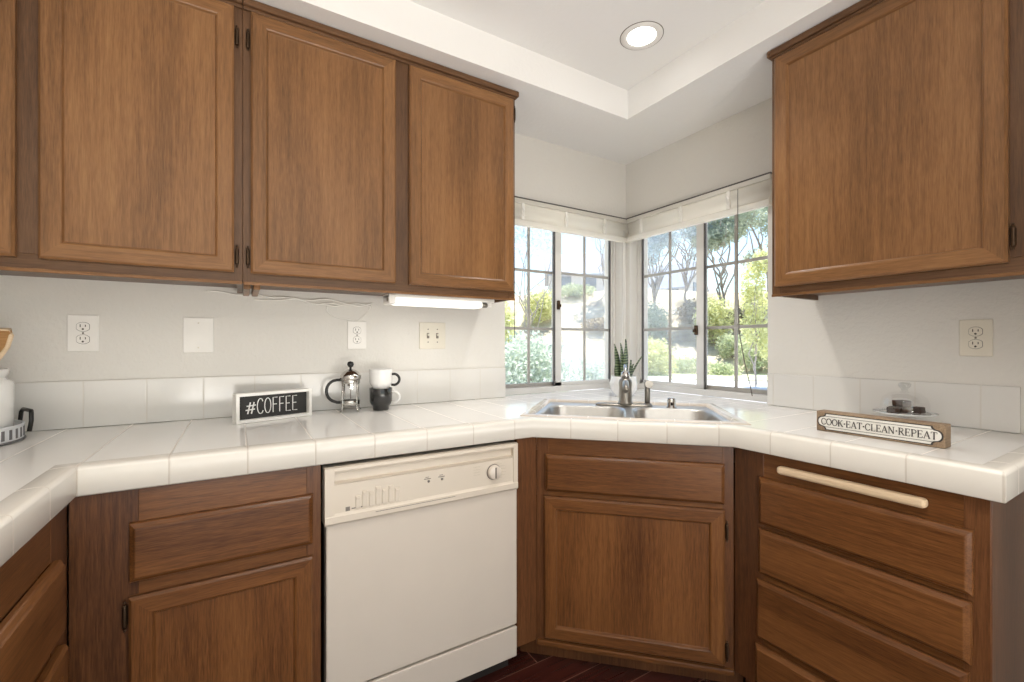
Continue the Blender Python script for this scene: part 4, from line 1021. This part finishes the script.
tree('big grey-green tree spreading over the top of the right window', 22.84, 14.44, big(5.6, 1.9, 2.4, 25, 13), 8000, .11, 25, L_GRY, brs(6.4, 1.8, 25, 8, .11))
tree('second grey-green tree at the far right of the right window', 25.22, 12.99, big(5.6, 2.2, 3.0, 26, 13), 8000, .11, 26, L_GRY, brs(6.6, 2.0, 26, 8, .11))
tree('tall bright yellow-green tree at the right of the right window', 11.74, 5.98, [(0, 0, 1.9, .40, .55), (.12, .1, 2.7, .38, .6), (-.12, 0, 3.4, .34, .6), (.05, -.2, 4.0, .25, .4), (.15, -.3, 1.4, .32, .4)], 3600, .06, 27, L_YEL, brs(3.6, .3, 27, 5, .04))

def house(label, x, y, rz, L_, W_, H_, rise, wins):
    z = hz_(x, y)-.3; t = thing('house', label, 'house', (x, y, z), rz)
    m = MB(); m.box(-L_/2, L_/2, -W_/2, W_/2, 0, H_)
    for s in (-1, 1): m.rings([[(s*L_/2, -W_/2, H_), (s*L_/2, W_/2, H_), (s*L_/2, 0, H_+rise)], [(s*(L_/2-.2), -W_/2, H_), (s*(L_/2-.2), W_/2, H_), (s*(L_/2-.2), 0, H_+rise)]], True, True, True, False)
    obj('walls', m, M_STUCCO, t)
    m = MB()
    for s in (-1, 1):
        o_ = .5; sl = rise/(W_/2); m.rings([[(-L_/2-.4, 0, H_+rise+.12), (-L_/2-.4, s*(W_/2+o_), H_-o_*sl+.12), (-L_/2-.4, s*(W_/2+o_), H_-o_*sl-.06), (-L_/2-.4, 0, H_+rise-.06)], [(L_/2+.4, 0, H_+rise+.12), (L_/2+.4, s*(W_/2+o_), H_-o_*sl+.12), (L_/2+.4, s*(W_/2+o_), H_-o_*sl-.06), (L_/2+.4, 0, H_+rise-.06)]], True, True, True, False)
    obj('roof', m, M_ROOF, t)
    for (a, b, c) in wins: obj('window', MB().box(a, a+1.1, -W_/2-.05, -W_/2+.05, b, b+c), M_HWIN, t)
    obj('window', MB().box(L_/2-.04, L_/2+.05, -.6, .6, H_*.55, H_*.55+1.2), M_HWIN, t)
    return t
house('pale far house with a grey-blue gabled roof on the hill in the left window', 27.4, 32.4, math.radians(-35), 7.0, 6.4, 3.0, 2.2, [(-2.6, 1.5, 1.1), (-.3, 1.5, 1.1), (1.5, 1.5, 1.1)])
house('pale far house glimpsed between the eucalyptus trunks in the right window', 36.0, 28.6, math.radians(-75), 4.6, 4.2, 2.2, 2.2, [(-1.6, .9, 1.0), (.4, .9, 1.0)])
